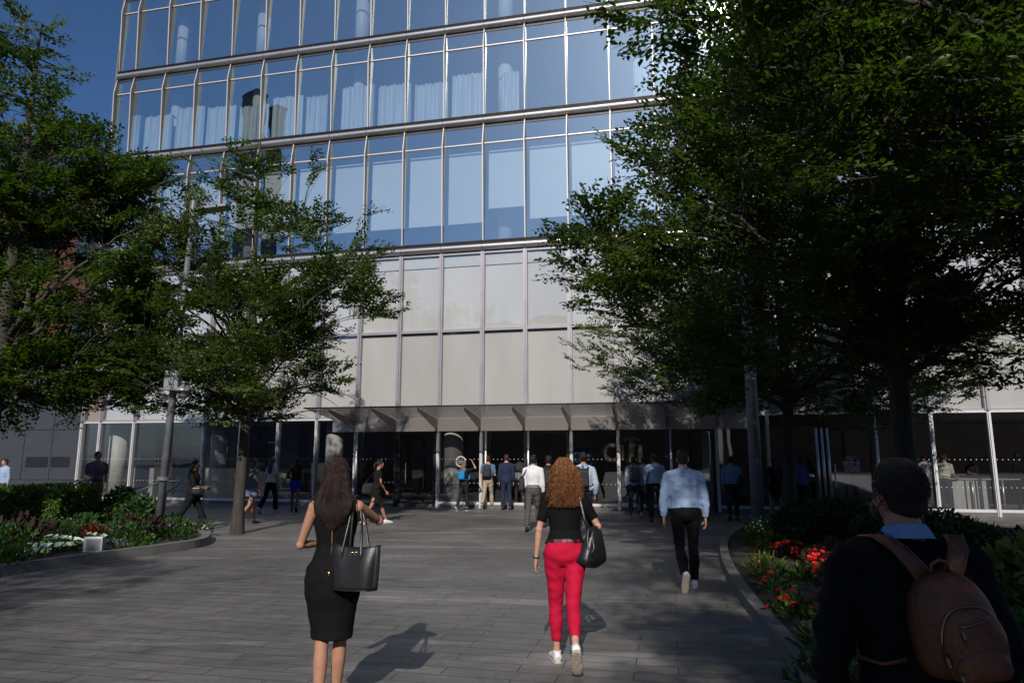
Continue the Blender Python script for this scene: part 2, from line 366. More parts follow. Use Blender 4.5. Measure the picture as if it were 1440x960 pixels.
for px, rr in ((166, .36), (308, .33), (470, .33), (637, .36), (1006, .42), (1560, .4)):
    r = ray(px, 640); d2 = V((math.cos(PSI), -math.sin(PSI))); n2 = V((math.sin(PSI), math.cos(PSI))); t = (DW + .95) / (r.x * n2.x + r.y * n2.y); s = (r.x * t) * d2.x + (r.y * t) * d2.y
    mb = MB(); mb.tube([(s, .95, .1), (s, .95, 2.97)], rr, n=32)
    cobj = mb.build('lobby_column', colw, bld, smooth=True)
    st = MB()
    for j in range(14):
        a = j * .45; st.ball((s + (rr + .002) * math.sin(a), .95 - (rr + .002) * math.cos(a), 1.05 + .12 * math.sin(j * 2.3)), .018, 6)
    st.build('stud', dark, cobj)
# ground level glazing: doors recessed and dark, the rest with frit dots
doors = {2: 0, 5: 0, 8: 0, 11: 0}
frit = MB()
for k in range(K0, K1):
    x0, x1 = sk(k), sk(k + 1); mb = MB()
    mb.box(x0 - .05, x0 + .05, -.12, .05, 0, Z['head'] - .061); mb.box(x0 - .025, x0 + .025, -.16, -.121, 0, Z['head'] - .061)
    if k in doors:
        wd = mb.build('door', dark, bld)
        f = MB(); f.box(x0 + .05, x0 + .16, -.1, .04, .01, 2.5); f.box(x1 - .16, x1 - .05, -.1, .04, .01, 2.5); f.box(x0 + .05, x1 - .05, -.1, .04, 2.501, 2.62)
        f.box((x0 + x1) / 2 - .03, (x0 + x1) / 2 + .03, .6, .66, .1, 2.5); f.build('door_frame', dark, wd)
        h = MB(); h.tube([(x0 + .35, -.02, .8), (x0 + .35, -.02, 1.5)], .015, n=8); h.build('handle', steel, wd)
        pane('pane', x0 + .16, x1 - .16, .02, .12, 2.5, g_lob, wd); pane('pane', x0 + .05, x1 - .05, .03, 2.62, 2.98, g_lob, wd)
        continue
    mb.box(x0 + .05, x1 - .05, -.08, .04, .12, .2); wd = mb.build('lobby_window', al_l, bld)
    pane('pane', x0 + .05, x1 - .05, .0, .2, 2.985, g_lob, wd, tilt=.002)
    for z in (1.62, .82):
        for j in range(10):
            x = x0 + .13 + j * .143; frit.prism([(x + .013 * math.cos(a * 1.0472), -.004, z + .013 * math.sin(a * 1.0472)) for a in range(6)], (0, -.002, 0))
frit.build('frit_dots', mat('frit', (.7, .7, .7), .6), bld)
pl = MB(); pl.box(X0, X1, -.1, .34, 0, .118); pl.build('plinth', mat('plinth_granite', (.12, .115, .11), .7, var=.15), bld)
# vestibule steel jambs standing proud at the revolving doors
for k in (1, 4.05, 5.0, 8.0, 10.82, 10.92, 11.02):
    mb = MB(); mb.tube([(sk(k) + .12, -.22, 0), (sk(k) + .12, -.22, 2.56)], .045, n=14); mb.build('steel_jamb', steel, bld, smooth=True)
# canopy: glass sheet on tapered brackets above a metal fascia
cn = MB(); cs0, cs1 = sk(.45), sk(9.6)
cn.box(cs0, cs1, -.20, -.171, 2.57, 3.0); can = cn.build('canopy', mat('canopy_fascia', (.62, .59, .56), .5, .0, var=.06, vscale=1.5), bld)
cg = MB(); cg.prism([(cs0, -.2, 3.0), (cs0, -2.25, 3.27), (cs0, -2.25, 3.285), (cs0, -.2, 3.015)], (cs1 - cs0, 0, 0))
cg.build('canopy_glass', glass_mat('canopy_glass', (.78, .76, .75), (.8, .8, .8), .12, .7, rough=.25), can)
rim = MB(); rim.box(cs0, cs1, -2.285, -2.251, 3.255, 3.30); rim.build('canopy_rim', dark, can)
for k in range(1, 10):
    b = MB(); x = sk(k); b.prism([(x - .012, -.202, 2.6), (x - .012, -.202, 2.98), (x - .012, -2.24, 3.25), (x - .012, -2.24, 3.17)], (.024, 0, 0)); b.build('bracket', mat('bracket_metal', (.3, .28, .27), .4, .5), can)
# signs inside the lobby
sg = empty('lobby_sign', bld.matrix_basis @ V((0, 0, 0)) if False else O, -PSI, 'beige letters reading citi under an arc on the lobby wall', 'sign')
gold = mat('sign_letters', (.85, .70, .48), .6, var=.05)
def on_wall(px, py, yd):
    r = ray(px, py); n2 = V((math.sin(PSI), math.cos(PSI))); t = (DW + yd) / (r.x * n2.x + r.y * n2.y); x = r.x * t; y = r.y * t
    return x * math.cos(PSI) - y * math.sin(PSI), H + r.z * t
yw = .45
def ringseg(mb, cx, cz, r0, r1, a0, a1, n, y, th):
    for i in range(n):
        a = a0 + (a1 - a0) * i / n; b = a0 + (a1 - a0) * (i + 1) / n
        mb.prism([(cx + r0 * math.cos(a), y, cz + r0 * math.sin(a)), (cx + r1 * math.cos(a), y, cz + r1 * math.sin(a)), (cx + r1 * math.cos(b), y, cz + r1 * math.sin(b)), (cx + r0 * math.cos(b), y, cz + r0 * math.sin(b))], (0, th, 0))
cx, cz = on_wall(861, 636, yw); e0, zb_ = on_wall(895, 647, yw); e1, zt_ = on_wall(905, 624.5, yw)
c_ = MB(); ringseg(c_, cx, cz, .19, .31, R(58), R(302), 22, yw, .03); c_.build('letter_c', gold, sg)
def bar(nm, pa, pb, qa, qb):
    xa, za = on_wall(pa, pb, yw); xb, zb2 = on_wall(qa, qb, yw); mb = MB(); mb.box(xa, xb, yw, yw + .03, za, zb2); return mb
bar('i', 872.5, 647.5, 877, 625).build('letter_i', gold, sg)
t_ = bar('t', 885, 649, 890.5, 616); xa, za = on_wall(885, 628.5, yw); xb, zb2 = on_wall(893.5, 624, yw); t_.box(xb - .2, xb, yw - .002, yw + .028, za, zb2); t_.build('letter_t', gold, sg)
bar('i', 898, 650, 903, 625).build('letter_i', gold, sg)
ax, az = on_wall(888.5, 630, yw); a_ = MB(); ringseg(a_, ax, az - .12, .42, .50, R(52), R(128), 14, yw, .03); a_.build('arc', gold, sg)
bk = MB(); 
navy = mat('poster_blue', (.01, .035, .12), .5, var=.1); wht = mat('print_white', (.6, .6, .6), .6)
s1 = empty('blue_poster', O, -PSI, 'blue standing poster behind the glass left of the citi letters', 'poster')
xa, za = on_wall(800, 685, .9); xb, zb2 = on_wall(834, 629, .9); mb = MB(); mb.box(xa, xb, .9, .93, .1, zb2); mb.build('panel', navy, s1)
mb = MB(); ringseg(mb, (xa + xb) / 2 - .1, zb2 - .32, .14, .165, 0, 6.283, 24, .89, .008); mb.box(xb - .32, xb - .12, .89, .898, zb2 - .3, zb2 - .24); mb.box(xb - .3, xb - .1, .89, .898, zb2 - .42, zb2 - .4); mb.build('poster_print', wht, s1)
s2 = empty('teal_poster', O, -PSI, 'large dark teal poster covered in small text lines behind the left glass', 'poster')
xa, za = on_wall(243, 692, .5); xb, zb2 = on_wall(288, 627, .5); mb = MB(); mb.box(xa, xb, .5, .53, .15, zb2); mb.build('panel', mat('poster_teal', (.006, .05, .09), .5, var=.15), s2)
mb = MB(); pr = random.Random(5)
for j in range(24):
    if j in (3, 7): continue
    mb.box(xa + .12, xa + .12 + pr.uniform(.7, 1.05) * (xb - xa - .24), .49, .498, zb2 - .2 - j * .07, zb2 - .18 - j * .07)
mb.build('poster_print', mat('print_teal', (.08, .26, .36), .6), s2)
s3 = empty('door_notice', O, -PSI, 'white window notice with three round icons between lines of small print', 'sign')
xa, za = on_wall(1187, 663, -.01); xb, zb2 = on_wall(1208, 640, -.01); u = (xb - xa) / 21.0; mb = MB()
def zl(p): return on_wall(1197, p, -.01)[1]
for p, a, b in ((640.8, 4.5, 15), (643.2, 1.5, 18.5), (645.6, 4.5, 15), (654.4, 0, 21), (656.8, 1.5, 20), (658.6, -.5, 22), (660.4, 1.5, 20), (662, 0, 21.5)):
    x = a
    while x < b:
        w_ = pr.uniform(1.0, 2.6); mb.box(xa + x * u, xa + min(b, x + w_) * u, -.012, -.008, zl(p) - .011, zl(p) + .011); x += w_ + .35
mb.build('notice_print', wht, s3)
for c in (2.6, 10.4, 18.2):
    d = MB(); ringseg(d, xa + c * u, zl(650.3), .0, .066, 0, 6.283, 18, -.012, .004); ic = d.build('icon', wht, s3)
    e = MB(); e.prism([(xa + c * u + .03 * math.cos(q), -.016, zl(650.3) + .02 * math.sin(q) - .005) for q in (0, 1.2, 2.4, 3.6, 5)], (0, .003, 0)); e.prism([(xa + c * u - .045, -.0145, zl(650.3) + .035), (xa + c * u - .035, -.0145, zl(650.3) + .045), (xa + c * u + .045, -.0145, zl(650.3) - .035), (xa + c * u + .035, -.0145, zl(650.3) - .045)], (0, .002, 0)); e.build('icon_mark', dark, ic)
s4 = empty('round_seal_sticker', O, -PSI, 'pale ring shaped sticker on the lobby glass beside the sunlit column', 'sticker')
cx, cz = on_wall(648, 648.5, -.01); mb = MB(); ringseg(mb, cx, cz, .145, .185, 0, 6.283, 26, -.012, .004); mb.build('ring', mat('seal', (.45, .5, .54), .5), s4)
mb = MB()
for j in range(4): mb.box(cx - .1 + j * .05, cx - .07 + j * .05, -.012, -.008, cz - .03, cz + .035)
mb.box(cx - .09, cx + .08, -.012, -.008, cz - .065, cz - .05); mb.build('seal_print', mat('seal2', (.25, .28, .3), .5), s4)
# turnstiles and rail inside on the right
ts = empty('security_turnstile', O, -PSI, 'grey waist high turnstile panel behind the right hand glass', 'turnstile')
for (pa, pb_) in ((1340, 1357), (1359, 1372), (1374, 1388)):
    xa, _ = on_wall(pa, 690, .8); xb, _ = on_wall(pb_, 690, .8); mb = MB(); mb.box(xa, xb, .8, .95, .12, 1.0); mb.build('panel', mat('turnstile_grey', (.5, .5, .5), .4, .2, var=.1), ts, bevel=.01)
xa, _ = on_wall(1336, 690, .8); xb, _ = on_wall(1436, 690, .8); mb = MB(); mb.box(xa, xb, .76, 1.0, 1.02, 1.06); mb.build('top_rail', steel, ts)
for px in (1368, 1411):
    xa, _ = on_wall(px, 690, .7); mb = MB(); mb.tube([(xa, .7, .1), (xa, .7, 1.02)], .03, n=12); mb.build('post', steel, ts, smooth=True)

# ================================================================== neighbours
def simple_building(name, loc, rz, wx, dy, h, label, wall, win, cat='building', fh=3.6, ww=1.5, wh=1.9, gap=3.0, z0=0, band=None):
    e = empty(name, loc, rz, label, cat); mb = MB(); mb.box(-wx / 2, wx / 2, 0, dy, z0, h); mb.build('wall', wall, e)
    wn = MB(); n = int(wx // gap); nf = int((h - z0 - 1) // fh)
    for i in range(n):
        for f in range(nf):
            x = -wx / 2 + (i + .5) * wx / n; z = z0 + 1.2 + f * fh; wn.box(x - ww / 2, x + ww / 2, -.06, -.01, z, z + wh)
    o = wn.build('window', win, e)
    if n * nf > 0: o['kind'] = 'stuff'
    c = MB(); c.box(-wx / 2 - .2, wx / 2 + .2, -.2, dy + .2, h, h + .5); c.build('cornice', wall if band is None else band, e)
    return e
brick = mat('red_brick', (.09, .032, .022), .9, var=.25, vscale=4, bump=.3, bscale=25)
wing = mat('dark_window', (.03, .045, .06), .08, spec=.7)
gpan = mat('grey_panel', (.035, .039, .05), .6, var=.12, vscale=1.5)
nb = empty('brick_building', (-33, 36, 0), R(-8), 'red brick upper storeys over a dark grey panelled base behind the left tree', 'building')
mb = MB(); mb.box(-16, 14.5, 0, 10, 0, 6.2)
for i in range(20): mb.box(-16 + i * 1.55, -16 + i * 1.55 + 1.52, -.04, -.002, .6, 3.0); mb.box(-16 + i * 1.55, -16 + i * 1.55 + 1.52, -.04, -.002, 3.04, 6.1)
mb.build('panel_base', gpan, nb)
mb = MB(); mb.box(-16, 13.2, .3, 10, 6.21, 15.5); mb.build('brick_wall', brick, nb)
for i in range(9):
    for f in range(2):
        mb = MB(); x = -14.5 + i * 3.1; mb.box(x, x + 1.4, .2, .28, 7.3 + f * 4, 9.5 + f * 4); wn = mb.build('window', wing, nb)
        mb = MB(); mb.box(x - .08, x + 1.48, .14, .295, 7.15 + f * 4, 7.29 + f * 4); mb.build('sill', gpan, wn)
mb = MB(); mb.box(9.0, 10.2, -.06, -.041, 1.2, 1.7); mb.box(10.4, 11.4, -.06, -.041, 1.2, 1.7); mb.build('vent', dark, nb)
# the street behind the viewer, seen as reflections, and an added block casting shade
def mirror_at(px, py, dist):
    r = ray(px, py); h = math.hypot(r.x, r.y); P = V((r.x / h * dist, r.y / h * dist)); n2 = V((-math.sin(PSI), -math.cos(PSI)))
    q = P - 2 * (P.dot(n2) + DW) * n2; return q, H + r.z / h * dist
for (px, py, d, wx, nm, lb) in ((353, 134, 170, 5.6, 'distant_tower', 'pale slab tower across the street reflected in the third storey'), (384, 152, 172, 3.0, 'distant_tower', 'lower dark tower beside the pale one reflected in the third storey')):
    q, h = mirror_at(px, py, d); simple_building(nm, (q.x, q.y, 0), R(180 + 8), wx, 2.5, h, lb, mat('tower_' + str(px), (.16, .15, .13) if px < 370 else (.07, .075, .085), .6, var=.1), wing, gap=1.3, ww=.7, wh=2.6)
def beh(u, y): a = math.atan2(-SUN.x, -SUN.y) ; return (u + y * math.sin(a)) / math.cos(a)
simple_building('shade_block', (beh(6.6, -34) , -34, 0), R(180), 5.2, 10, 37.5, 'tall narrow dark block added behind the viewer to shade the right hand trees', mat('block_wall', (.12, .11, .1), .8, var=.15), wing, gap=2.6)  # unseen block added and sized to shade the right hand trees
simple_building('stone_building', (-62, -62, 0), R(180), 104, 12, 24, 'broad grey stone building across the street behind the viewer', mat('stone_grey', (.16, .15, .145), .9, var=.15), wing)
simple_building('stone_building', (50, -68, 0), R(180), 112, 12, 21, 'brown stone building across the street with a lower roof', mat('stone_brown', (.13, .10, .085), .9, var=.15), wing)
# ================================================================== TREES
def frame_arr(D):
    D = D / (np.linalg.norm(D, axis=1, keepdims=True) + 1e-9); up = np.tile(np.array([[0, 0, 1.]]), (len(D), 1))
    S = np.cross(D, up); S /= (np.linalg.norm(S, axis=1, keepdims=True) + 1e-9); return D, S, np.cross(S, D)
def leaves_mesh(name, P, D, N, L, W):
    """P base, D direction, N leaf normal, L length, W width -> folded pointed leaves"""
    n = len(P); D = D / np.linalg.norm(D, axis=1, keepdims=True); S = np.cross(D, N); S /= np.linalg.norm(S, axis=1, keepdims=True) + 1e-9; U = np.cross(S, D)
    L = L[:, None]; W = W[:, None]; co = np.empty((n, 6, 3))
    co[:, 0] = P; co[:, 1] = P + D * L * .34 + S * W * .5 + U * W * .14; co[:, 2] = P + D * L * .72 + S * W * .33 + U * W * .08
    co[:, 3] = P + D * L - U * L * .12; co[:, 4] = P + D * L * .72 - S * W * .33 + U * W * .08; co[:, 5] = P + D * L * .34 - S * W * .5 + U * W * .14
    me = bpy.data.meshes.new(name); me.vertices.add(n * 6); me.vertices.foreach_set('co', co.reshape(-1))
    idx = (np.arange(n)[:, None] * 6 + np.array([[0, 1, 2, 3, 0, 3, 4, 5]])).reshape(-1)
    me.loops.add(n * 8); me.loops.foreach_set('vertex_index', idx.astype(np.int32)); me.polygons.add(n * 2); me.polygons.foreach_set('loop_start', (np.arange(n * 2) * 4).astype(np.int32))
    me.update(calc_edges=True); return me
def tubes_mesh(name, paths, n=5):
    """paths: list of (pts Nx3, radii N)"""
    vs, fs, base = [], [], 0
    for pts, rad in paths:
        N = len(pts); T = np.gradient(pts, axis=0); T /= np.linalg.norm(T, axis=1, keepdims=True) + 1e-9
        ref = np.array([1., .13, 0.]) if abs(T[0][0]) < .8 else np.array([0, 1., .1]); X = ref - T * (T @ ref)[:, None]; X /= np.linalg.norm(X, axis=1, keepdims=True) + 1e-9; Y = np.cross(T, X)
        a = np.arange(n) * 2 * np.pi / n
        ring = pts[:, None] + rad[:, None, None] * (X[:, None] * np.cos(a)[None, :, None] + Y[:, None] * np.sin(a)[None, :, None]); vs.append(ring.reshape(-1, 3))
        i = np.arange(N - 1)[:, None] * n; j = np.arange(n)[None]; j2 = (j + 1) % n
        fs.append((base + np.stack([i + j, i + j2, i + n + j2, i + n + j], -1)).reshape(-1, 4)); base += N * n
    v = np.concatenate(vs); f = np.concatenate(fs); me = bpy.data.meshes.new(name); me.vertices.add(len(v)); me.vertices.foreach_set('co', v.reshape(-1))
    me.loops.add(f.size); me.loops.foreach_set('vertex_index', f.reshape(-1).astype(np.int32)); me.polygons.add(len(f)); me.polygons.foreach_set('loop_start', (np.arange(len(f)) * 4).astype(np.int32)); me.update(calc_edges=True); return me
def bez(a, c, b, n):
    t = np.linspace(0, 1, n)[:, None]; return (1 - t) ** 2 * a + 2 * t * (1 - t) * c + t * t * b
def snoise(P, f, seed):
    s = np.random.RandomState(seed); v = np.zeros(len(P))
    for i in range(7):
        k = s.normal(size=3) * f; v += np.sin(P @ k + s.uniform(0, 6.28))
    return v / 7 ** .5
bark = mat('bark', (.05, .042, .035), .9, var=.35, vscale=5, bump=.8, bscale=18, stretch=(3, 3, .5))
LEAF = leaf_mat('tree_leaf', (.034, .060, .012), (.098, .140, .026), .38, .42)
def tree(name, label, base, tr, fork, blobs, nl, nb_, ns, seed, leaf=.085, group='plaza trees', lean=(0, 0), vase=.5, shoots=5, per=11, slen=.5, twig=True, clump=.15):
    rs = np.random.RandomState(seed); B = np.array([base[0], base[1], 0.]); blobs = np.array(blobs, float)
    wts = (blobs[:, 3] * blobs[:, 4] * blobs[:, 5]) ** .8; wts = wts / wts.sum()
    def sample(n, p, noise_thr=None):
        out = []
        while len(out) < n:
            b = blobs[rs.choice(len(blobs), p=wts)]; d = rs.normal(size=3); d /= np.linalg.norm(d); r = rs.uniform() ** p
            q = b[:3] + d * r * b[3:6]
            if q[2] < fork - .6: continue
            if noise_thr is not None and snoise(((q + B) * np.array([1, 1, 2.1]))[None], 1.7, seed)[0] < noise_thr + rs.uniform(-.25, .25): continue
            out.append(q)
        return np.array(out)
    top = max(b[2] + b[5] * .85 for b in blobs); cx = np.average(blobs[:, 0], weights=wts) * .35; cy = np.average(blobs[:, 1], weights=wts) * .35
    k = 14; t = np.linspace(0, 1, k); tp = np.stack([cx * t ** 2 + lean[0] * t + .05 * np.sin(t * 7 + seed), cy * t ** 2 + .05 * np.cos(t * 6), t * top], 1)
    tr_r = tr * (1 - t) ** .8 * .95 + .012; tr_r[0] *= 1.25
    paths = [(tp, tr_r)]; SP = []; SR = []
    def dense(pts, rad, m=24):
        q = np.linspace(0, len(pts) - 1, m); i = np.floor(q).astype(int).clip(0, len(pts) - 2); f = (q - i)[:, None]; return pts[i] * (1 - f) + pts[i + 1] * f, rad[i] * (1 - f[:, 0]) + rad[i + 1] * f[:, 0]
    a, b = dense(tp, tr_r, 40); m = a[:, 2] > fork * .9; SP.append(a[m]); SR.append(b[m])
    for tg in sample(nl, .22):
        tz = fork + (tg[2] - fork) * rs.uniform(.15, .45) if tg[2] > fork else fork
        i = np.argmin(abs(tp[:, 2] - tz)); st = np.array([np.interp(tz, tp[:, 2], tp[:, j]) for j in range(3)]); r0 = min(np.interp(tz, tp[:, 2], tr_r) * .45, tr * .34)
        c = st + (tg - st) * np.array([.42, .42, .3 + vase * .3]) + np.array([0, 0, vase * .25 * np.linalg.norm(tg - st)]) * (1 if tg[2] > st[2] + .5 else .35)
        pp = bez(st, c, tg, 14) + rs.normal(size=(14, 3)) * .03; pp[0] = st; rr = np.linspace(r0, .011, 14); paths.append((pp, rr)); a, b = dense(pp, rr); SP.append(a[3:]); SR.append(b[3:])
    S = np.concatenate(SP); SRr = np.concatenate(SR)
    SP2 = [S]; SR2 = [SRr]
    for tg in sample(nb_, .33):
        d = tg - S; dist = np.linalg.norm(d, axis=1) + np.maximum(0, -d[:, 2]) * 1.2; i = np.argmin(dist + rs.uniform(0, .25, len(dist))); st = S[i]
        L = np.linalg.norm(tg - st); c = (st + tg) / 2 + np.array([0, 0, .16 * L]) + rs.normal(size=3) * .08 * L; pp = bez(st, c, tg, 9); r0 = min(SRr[i] * .6, .024)
        rr = np.linspace(max(r0, .012), .006, 9); paths.append((pp, rr)); a, b = dense(pp, rr, 10); SP2.append(a[2:]); SR2.append(b[2:])
    S2 = np.concatenate(SP2)
    TG = sample(ns, .38, clump)
    LP, LD, LN, LL = [], [], [], []
    for tg in TG:
        d = tg - S2; dist = np.linalg.norm(d, axis=1) + np.maximum(0, -d[:, 2]) * .8; i = np.argmin(dist); st = S2[i]; v = tg - st; L = np.linalg.norm(v)
        u = v / (L + 1e-6); out = np.array([tg[0], tg[1], 0.]); out /= np.linalg.norm(out) + 1e-6
        dirn = u * .5 + out * .5 + np.array([0, 0, .35]) + rs.normal(size=3) * .25; dirn /= np.linalg.norm(dirn)
        sl = slen * rs.uniform(.7, 1.35); tipp = tg + dirn * sl
        if twig: paths.append((bez(st, (st + tg) / 2 + np.array([0, 0, .08 * L]), tipp, 6), np.linspace(.006, .0022, 6)))
        side = np.cross(dirn, [0, 0, 1.]); side /= np.linalg.norm(side) + 1e-6
        nrm = np.cross(side, dirn); nrm = nrm + rs.normal(size=3) * .2
        for s in range(shoots):
            if s == 0: a0, sd_, ll = tg - dirn * .15, dirn, sl * 1.15
            else:
                f = s / shoots; sg_ = 1 if s % 2 else -1; sd_ = dirn * .7 + side * sg_ * .75 + rs.normal(size=3) * .15 + np.array([0, 0, .05]); sd_ /= np.linalg.norm(sd_); a0 = tg + dirn * sl * (f * .9 - .15); ll = sl * (1.0 - .55 * f)
            m = max(4, int(per * ll / slen)); q = np.linspace(.08, 1, m)
            pos = a0 + sd_ * (q * ll)[:, None]; pos[:, 2] -= .10 * ll * q ** 2
            sv = np.cross(sd_, nrm); sv /= np.linalg.norm(sv) + 1e-6
            alt = np.where(np.arange(m) % 2 == 0, 1., -1.)[:, None]
            ld = sd_ * .62 + sv * alt * .8 + rs.normal(size=(m, 3)) * .22; LP.append(pos); LD.append(ld); LN.append(nrm + rs.normal(size=(m, 3)) * .3); LL.append(leaf * (1 - .35 * q) * rs.uniform(.6, 1.3, m))
    P = np.concatenate(LP); D = np.concatenate(LD); N = np.concatenate(LN); L = np.concatenate(LL)
    e = empty(name, (base[0], base[1], 0), 0, label, 'tree', group)
    o = link('trunk', tubes_mesh('trunk', [p for p in paths if p[1][0] > .03], 10), bark, e, smooth=True)
    small = [p for p in paths if p[1][0] <= .03]
    if small: link('branches', tubes_mesh('branches', small, 4), bark, e, smooth=True)
    c = link('crown', leaves_mesh('crown', P, D, N, L, L * .52), LEAF, e)
    print(name, 'leaves', len(P)); return e

bA = G(335, 751)
tree('street_tree', 'slender tree with open vase crown in the middle left plaza, paving all round its trunk', bA, .125, 2.3,
     [(-.2, 0, 6.1, 2.1, 2.1, 1.9), (-1.5, 0, 7.9, .5, .5, 1.2), (-.45, .3, 8.5, .42, .42, 1.2), (.35, -.2, 8.2, .4, .4, 1.2), (1.3, 0, 7.6, .45, .45, 1.2), (2.3, 0, 6.7, .6, .5, .9), (2.6, 0, 5.0, .8, .6, .6), (-.1, 0, 4.0, 2.6, 2.5, 1.35), (1.6, -.2, 5.2, 1.5, 1.5, 1.1), (-1.7, 0, 5.4, 1.6, 1.6, 1.8), (-.2, 0, 3.2, 2.7, 2.4, .7), (.2, 0, 3.0, 2.8, 2.3, .5)], 24, 170, 1200, 11, leaf=.125, clump=.12, slen=.5)
tree('street_tree', 'large tree at the far left rising behind the clipped hedge with a leaning leafy crown', (-10.5, 14.0), .19, 2.2,
     [(-.4, .6, 5.0, 2.9, 2.4, 2.4), (-.3, .6, 7.8, 2.0, 2.0, 2.0), (1.7, 1.2, 7.4, 1.0, 1.2, 1.2), (-.5, .2, 10.3, .9, 1.1, 1.3), (1.8, 1.6, 4.6, 1.1, 1.1, .9), (-2.6, 0, 9.6, 1.4, 1.4, 1.6), (-.9, -.8, 3.0, 1.6, 1.3, .8), (.6, 1.3, 3.4, 2.2, 1.5, .8)], 26, 190, 2300, 23, leaf=.135, clump=-.1, slen=.5)
bC = G(1115, 738)
tree('street_tree', 'dark tree behind the planted bed and grey pole on the right, nearest the building', (bC.x, bC.y), .17, 2.4,
     [(0, 0, 6.6, 4.2, 3.0, 3.0), (-2.2, 0, 4.4, 3.4, 2.2, 1.5), (2.5, 0, 4.5, 3.2, 2.2, 1.6), (-1.5, 0, 3.4, 2.8, 2.2, .7), (1.8, 0, 3.3, 2.8, 2, .7)], 24, 160, 1500, 37, leaf=.13, clump=-.2, slen=.5)
tree('street_tree', 'broad dark tree with thick trunk behind the man with the backpack', (6.35, 11.2), .19, 2.6,
     [(-.2, 0, 6.2, 4.0, 3.2, 2.6), (-3.6, .3, 4.9, 2.3, 1.6, 1.1), (-4.5, .2, 5.0, 1.3, .9, .5), (-3.0, 0, 7.0, 1.6, 1.5, 1.0), (-2.7, .5, 3.3, 1.5, 1.5, .5), (.6, 0, 9.0, 3.4, 2.8, 2.0), (2.5, 0, 3.7, 2.2, 2.2, .9), (-1.2, 0, 4.0, 3.4, 2.4, .8), (1.2, 0, 5.2, 3.6, 3, 1.6)], 30, 220, 2700, 41, leaf=.13, clump=-.3, slen=.52)
tree('street_tree', 'nearest overhanging tree at the upper right with its trunk outside the picture', (7.4, 5.2), .22, 3.0,
     [(-1.2, .5, 6.3, 4.0, 3.2, 2.2), (-4.0, .8, 5.6, 1.9, 1.4, .9), (-3.2, .8, 4.6, 1.7, 1.4, .7), (-.2, .8, 4.2, 2.8, 2.4, .8), (-2.6, .6, 7.2, 2.4, 2.0, 1.4), (1.5, 1.5, 6, 3, 3, 2.4), (-5.4, .8, 6.3, 1.1, 1.0, .8), (-4.6, .8, 6.9, 1.2, 1.1, .9)], 30, 200, 2800, 59, leaf=.105, clump=-.38, slen=.45)
def beht(u, y): return (beh(u, y), y)
t1 = beht(3.2, -6.5)  # added unseen tree, crown shaped to shade the lower right paving
tree('street_tree', 'leafy tree added behind the viewer on the right to cast shade', t1, .2, 3.2, [(-.4, 0, 7.6, 2.6, 2.6, 3.0), (1.8, 0, 7.6, 2.8, 2.4, 2.8), (3.5, 0, 8.6, 2.8, 2.4, 3), (-1.2, 0, 6.4, 1.6, 2.0, 1.5), (-2.0, 0, 11.6, 1.2, 1.2, .9), (.6, 0, 5.6, 2.6, 2.2, 1.4)], 20, 100, 2000, 71, leaf=.17, clump=-.5, slen=.7, per=8, twig=False)
t2 = beht(-9.6, -4.5)  # unseen tree added to dapple the left flower bed with shade
tree('street_tree', 'leafy tree added behind the viewer on the left to cast shade', t2, .2, 3.2, [(0, 0, 8.6, 3.2, 3.0, 3.2)], 16, 80, 330, 73, leaf=.17, clump=-.3, slen=.7, per=8, twig=False)

# ================================================================== PLANTING
soil = mat('soil', (.03, .024, .018), .95, var=.4, vscale=9, bump=.6)
granite = mat('kerb_granite', (.15, .142, .135), .65, var=.14, vscale=5, bump=.12, bscale=60)
def bed(name, outer, label, h=.16, wd=.16, soilz=.12, closed=True):
    """planter: granite kerb following a line with a soil sheet inside"""
    e = empty(name, (0, 0, 0), 0, label, 'planter'); n = len(outer); P = [V((p[0], p[1], 0)) for p in outer]
    c = V((sum(p.x for p in P) / n, sum(p.y for p in P) / n, 0)); inn = []
    for i, p in enumerate(P):
        a = P[(i - 1) % n]; b = P[(i + 1) % n]; t = (b - a).normalized(); nn = V((-t.y, t.x, 0)); nn = nn if nn.dot(c - p) > 0 else -nn; inn.append(p + nn * wd)
    mb = MB(); up = V((0, 0, h))
    for i in range(n):
        j = (i + 1) % n; mb.quad(P[i], P[j], P[j] + up, P[i] + up); mb.quad(P[i] + up, P[j] + up, inn[j] + up, inn[i] + up); mb.quad(inn[i] + up, inn[j] + up, inn[j], inn[i])
    mb.build('kerb', granite, e); mb = MB(); i = len(mb.v); mb.v += [(p.x, p.y, soilz) for p in inn]; mb.f.append(tuple(range(n))); mb.mi.append(0); mb.build('soil', soil, e); return e
def smooth_line(pts, m=6):
    P = [V((p[0], p[1], 0)) for p in pts]; out = []
    for i in range(len(P) - 1):
        p0, p1, p2, p3 = P[max(i - 1, 0)], P[i], P[i + 1], P[min(i + 2, len(P) - 1)]
        for k in range(m):
            t = k / m; out.append(.5 * ((2 * p1) + (p2 - p0) * t + (2 * p0 - 5 * p1 + 4 * p2 - p3) * t * t + (3 * p1 - p0 - 3 * p2 + p3) * t ** 3))
    out.append(P[-1]); return out
lk = smooth_line([G(-330, 880), G(-120, 840), G(0, 812), G(120, 793), G(230, 778), G(287, 768), G(296, 758)])
lb = lk + [V((G(240, 744).x, G(240, 744).y, 0)), V((-9.3, 16.6, 0)), V((-17, 15.5, 0)), V((-17, 9, 0))]
bed('left_flower_bed', lb, 'long low granite edged flower bed on the left')
rk = smooth_line([G(1135, 965), G(1112, 935), G(1075, 890), G(1043, 848), G(1022, 812), G(1013, 785), G(1016, 764), G(1035, 748)])
rb = [V((2.2, 2.4, 0)), V((1.9, 3.4, 0))] + rk + [V((G(1160, 729).x, G(1160, 729).y, 0)), V((12.0, 15.0, 0)), V((11, 9.5, 0)), V((8.5, 2.4, 0))]
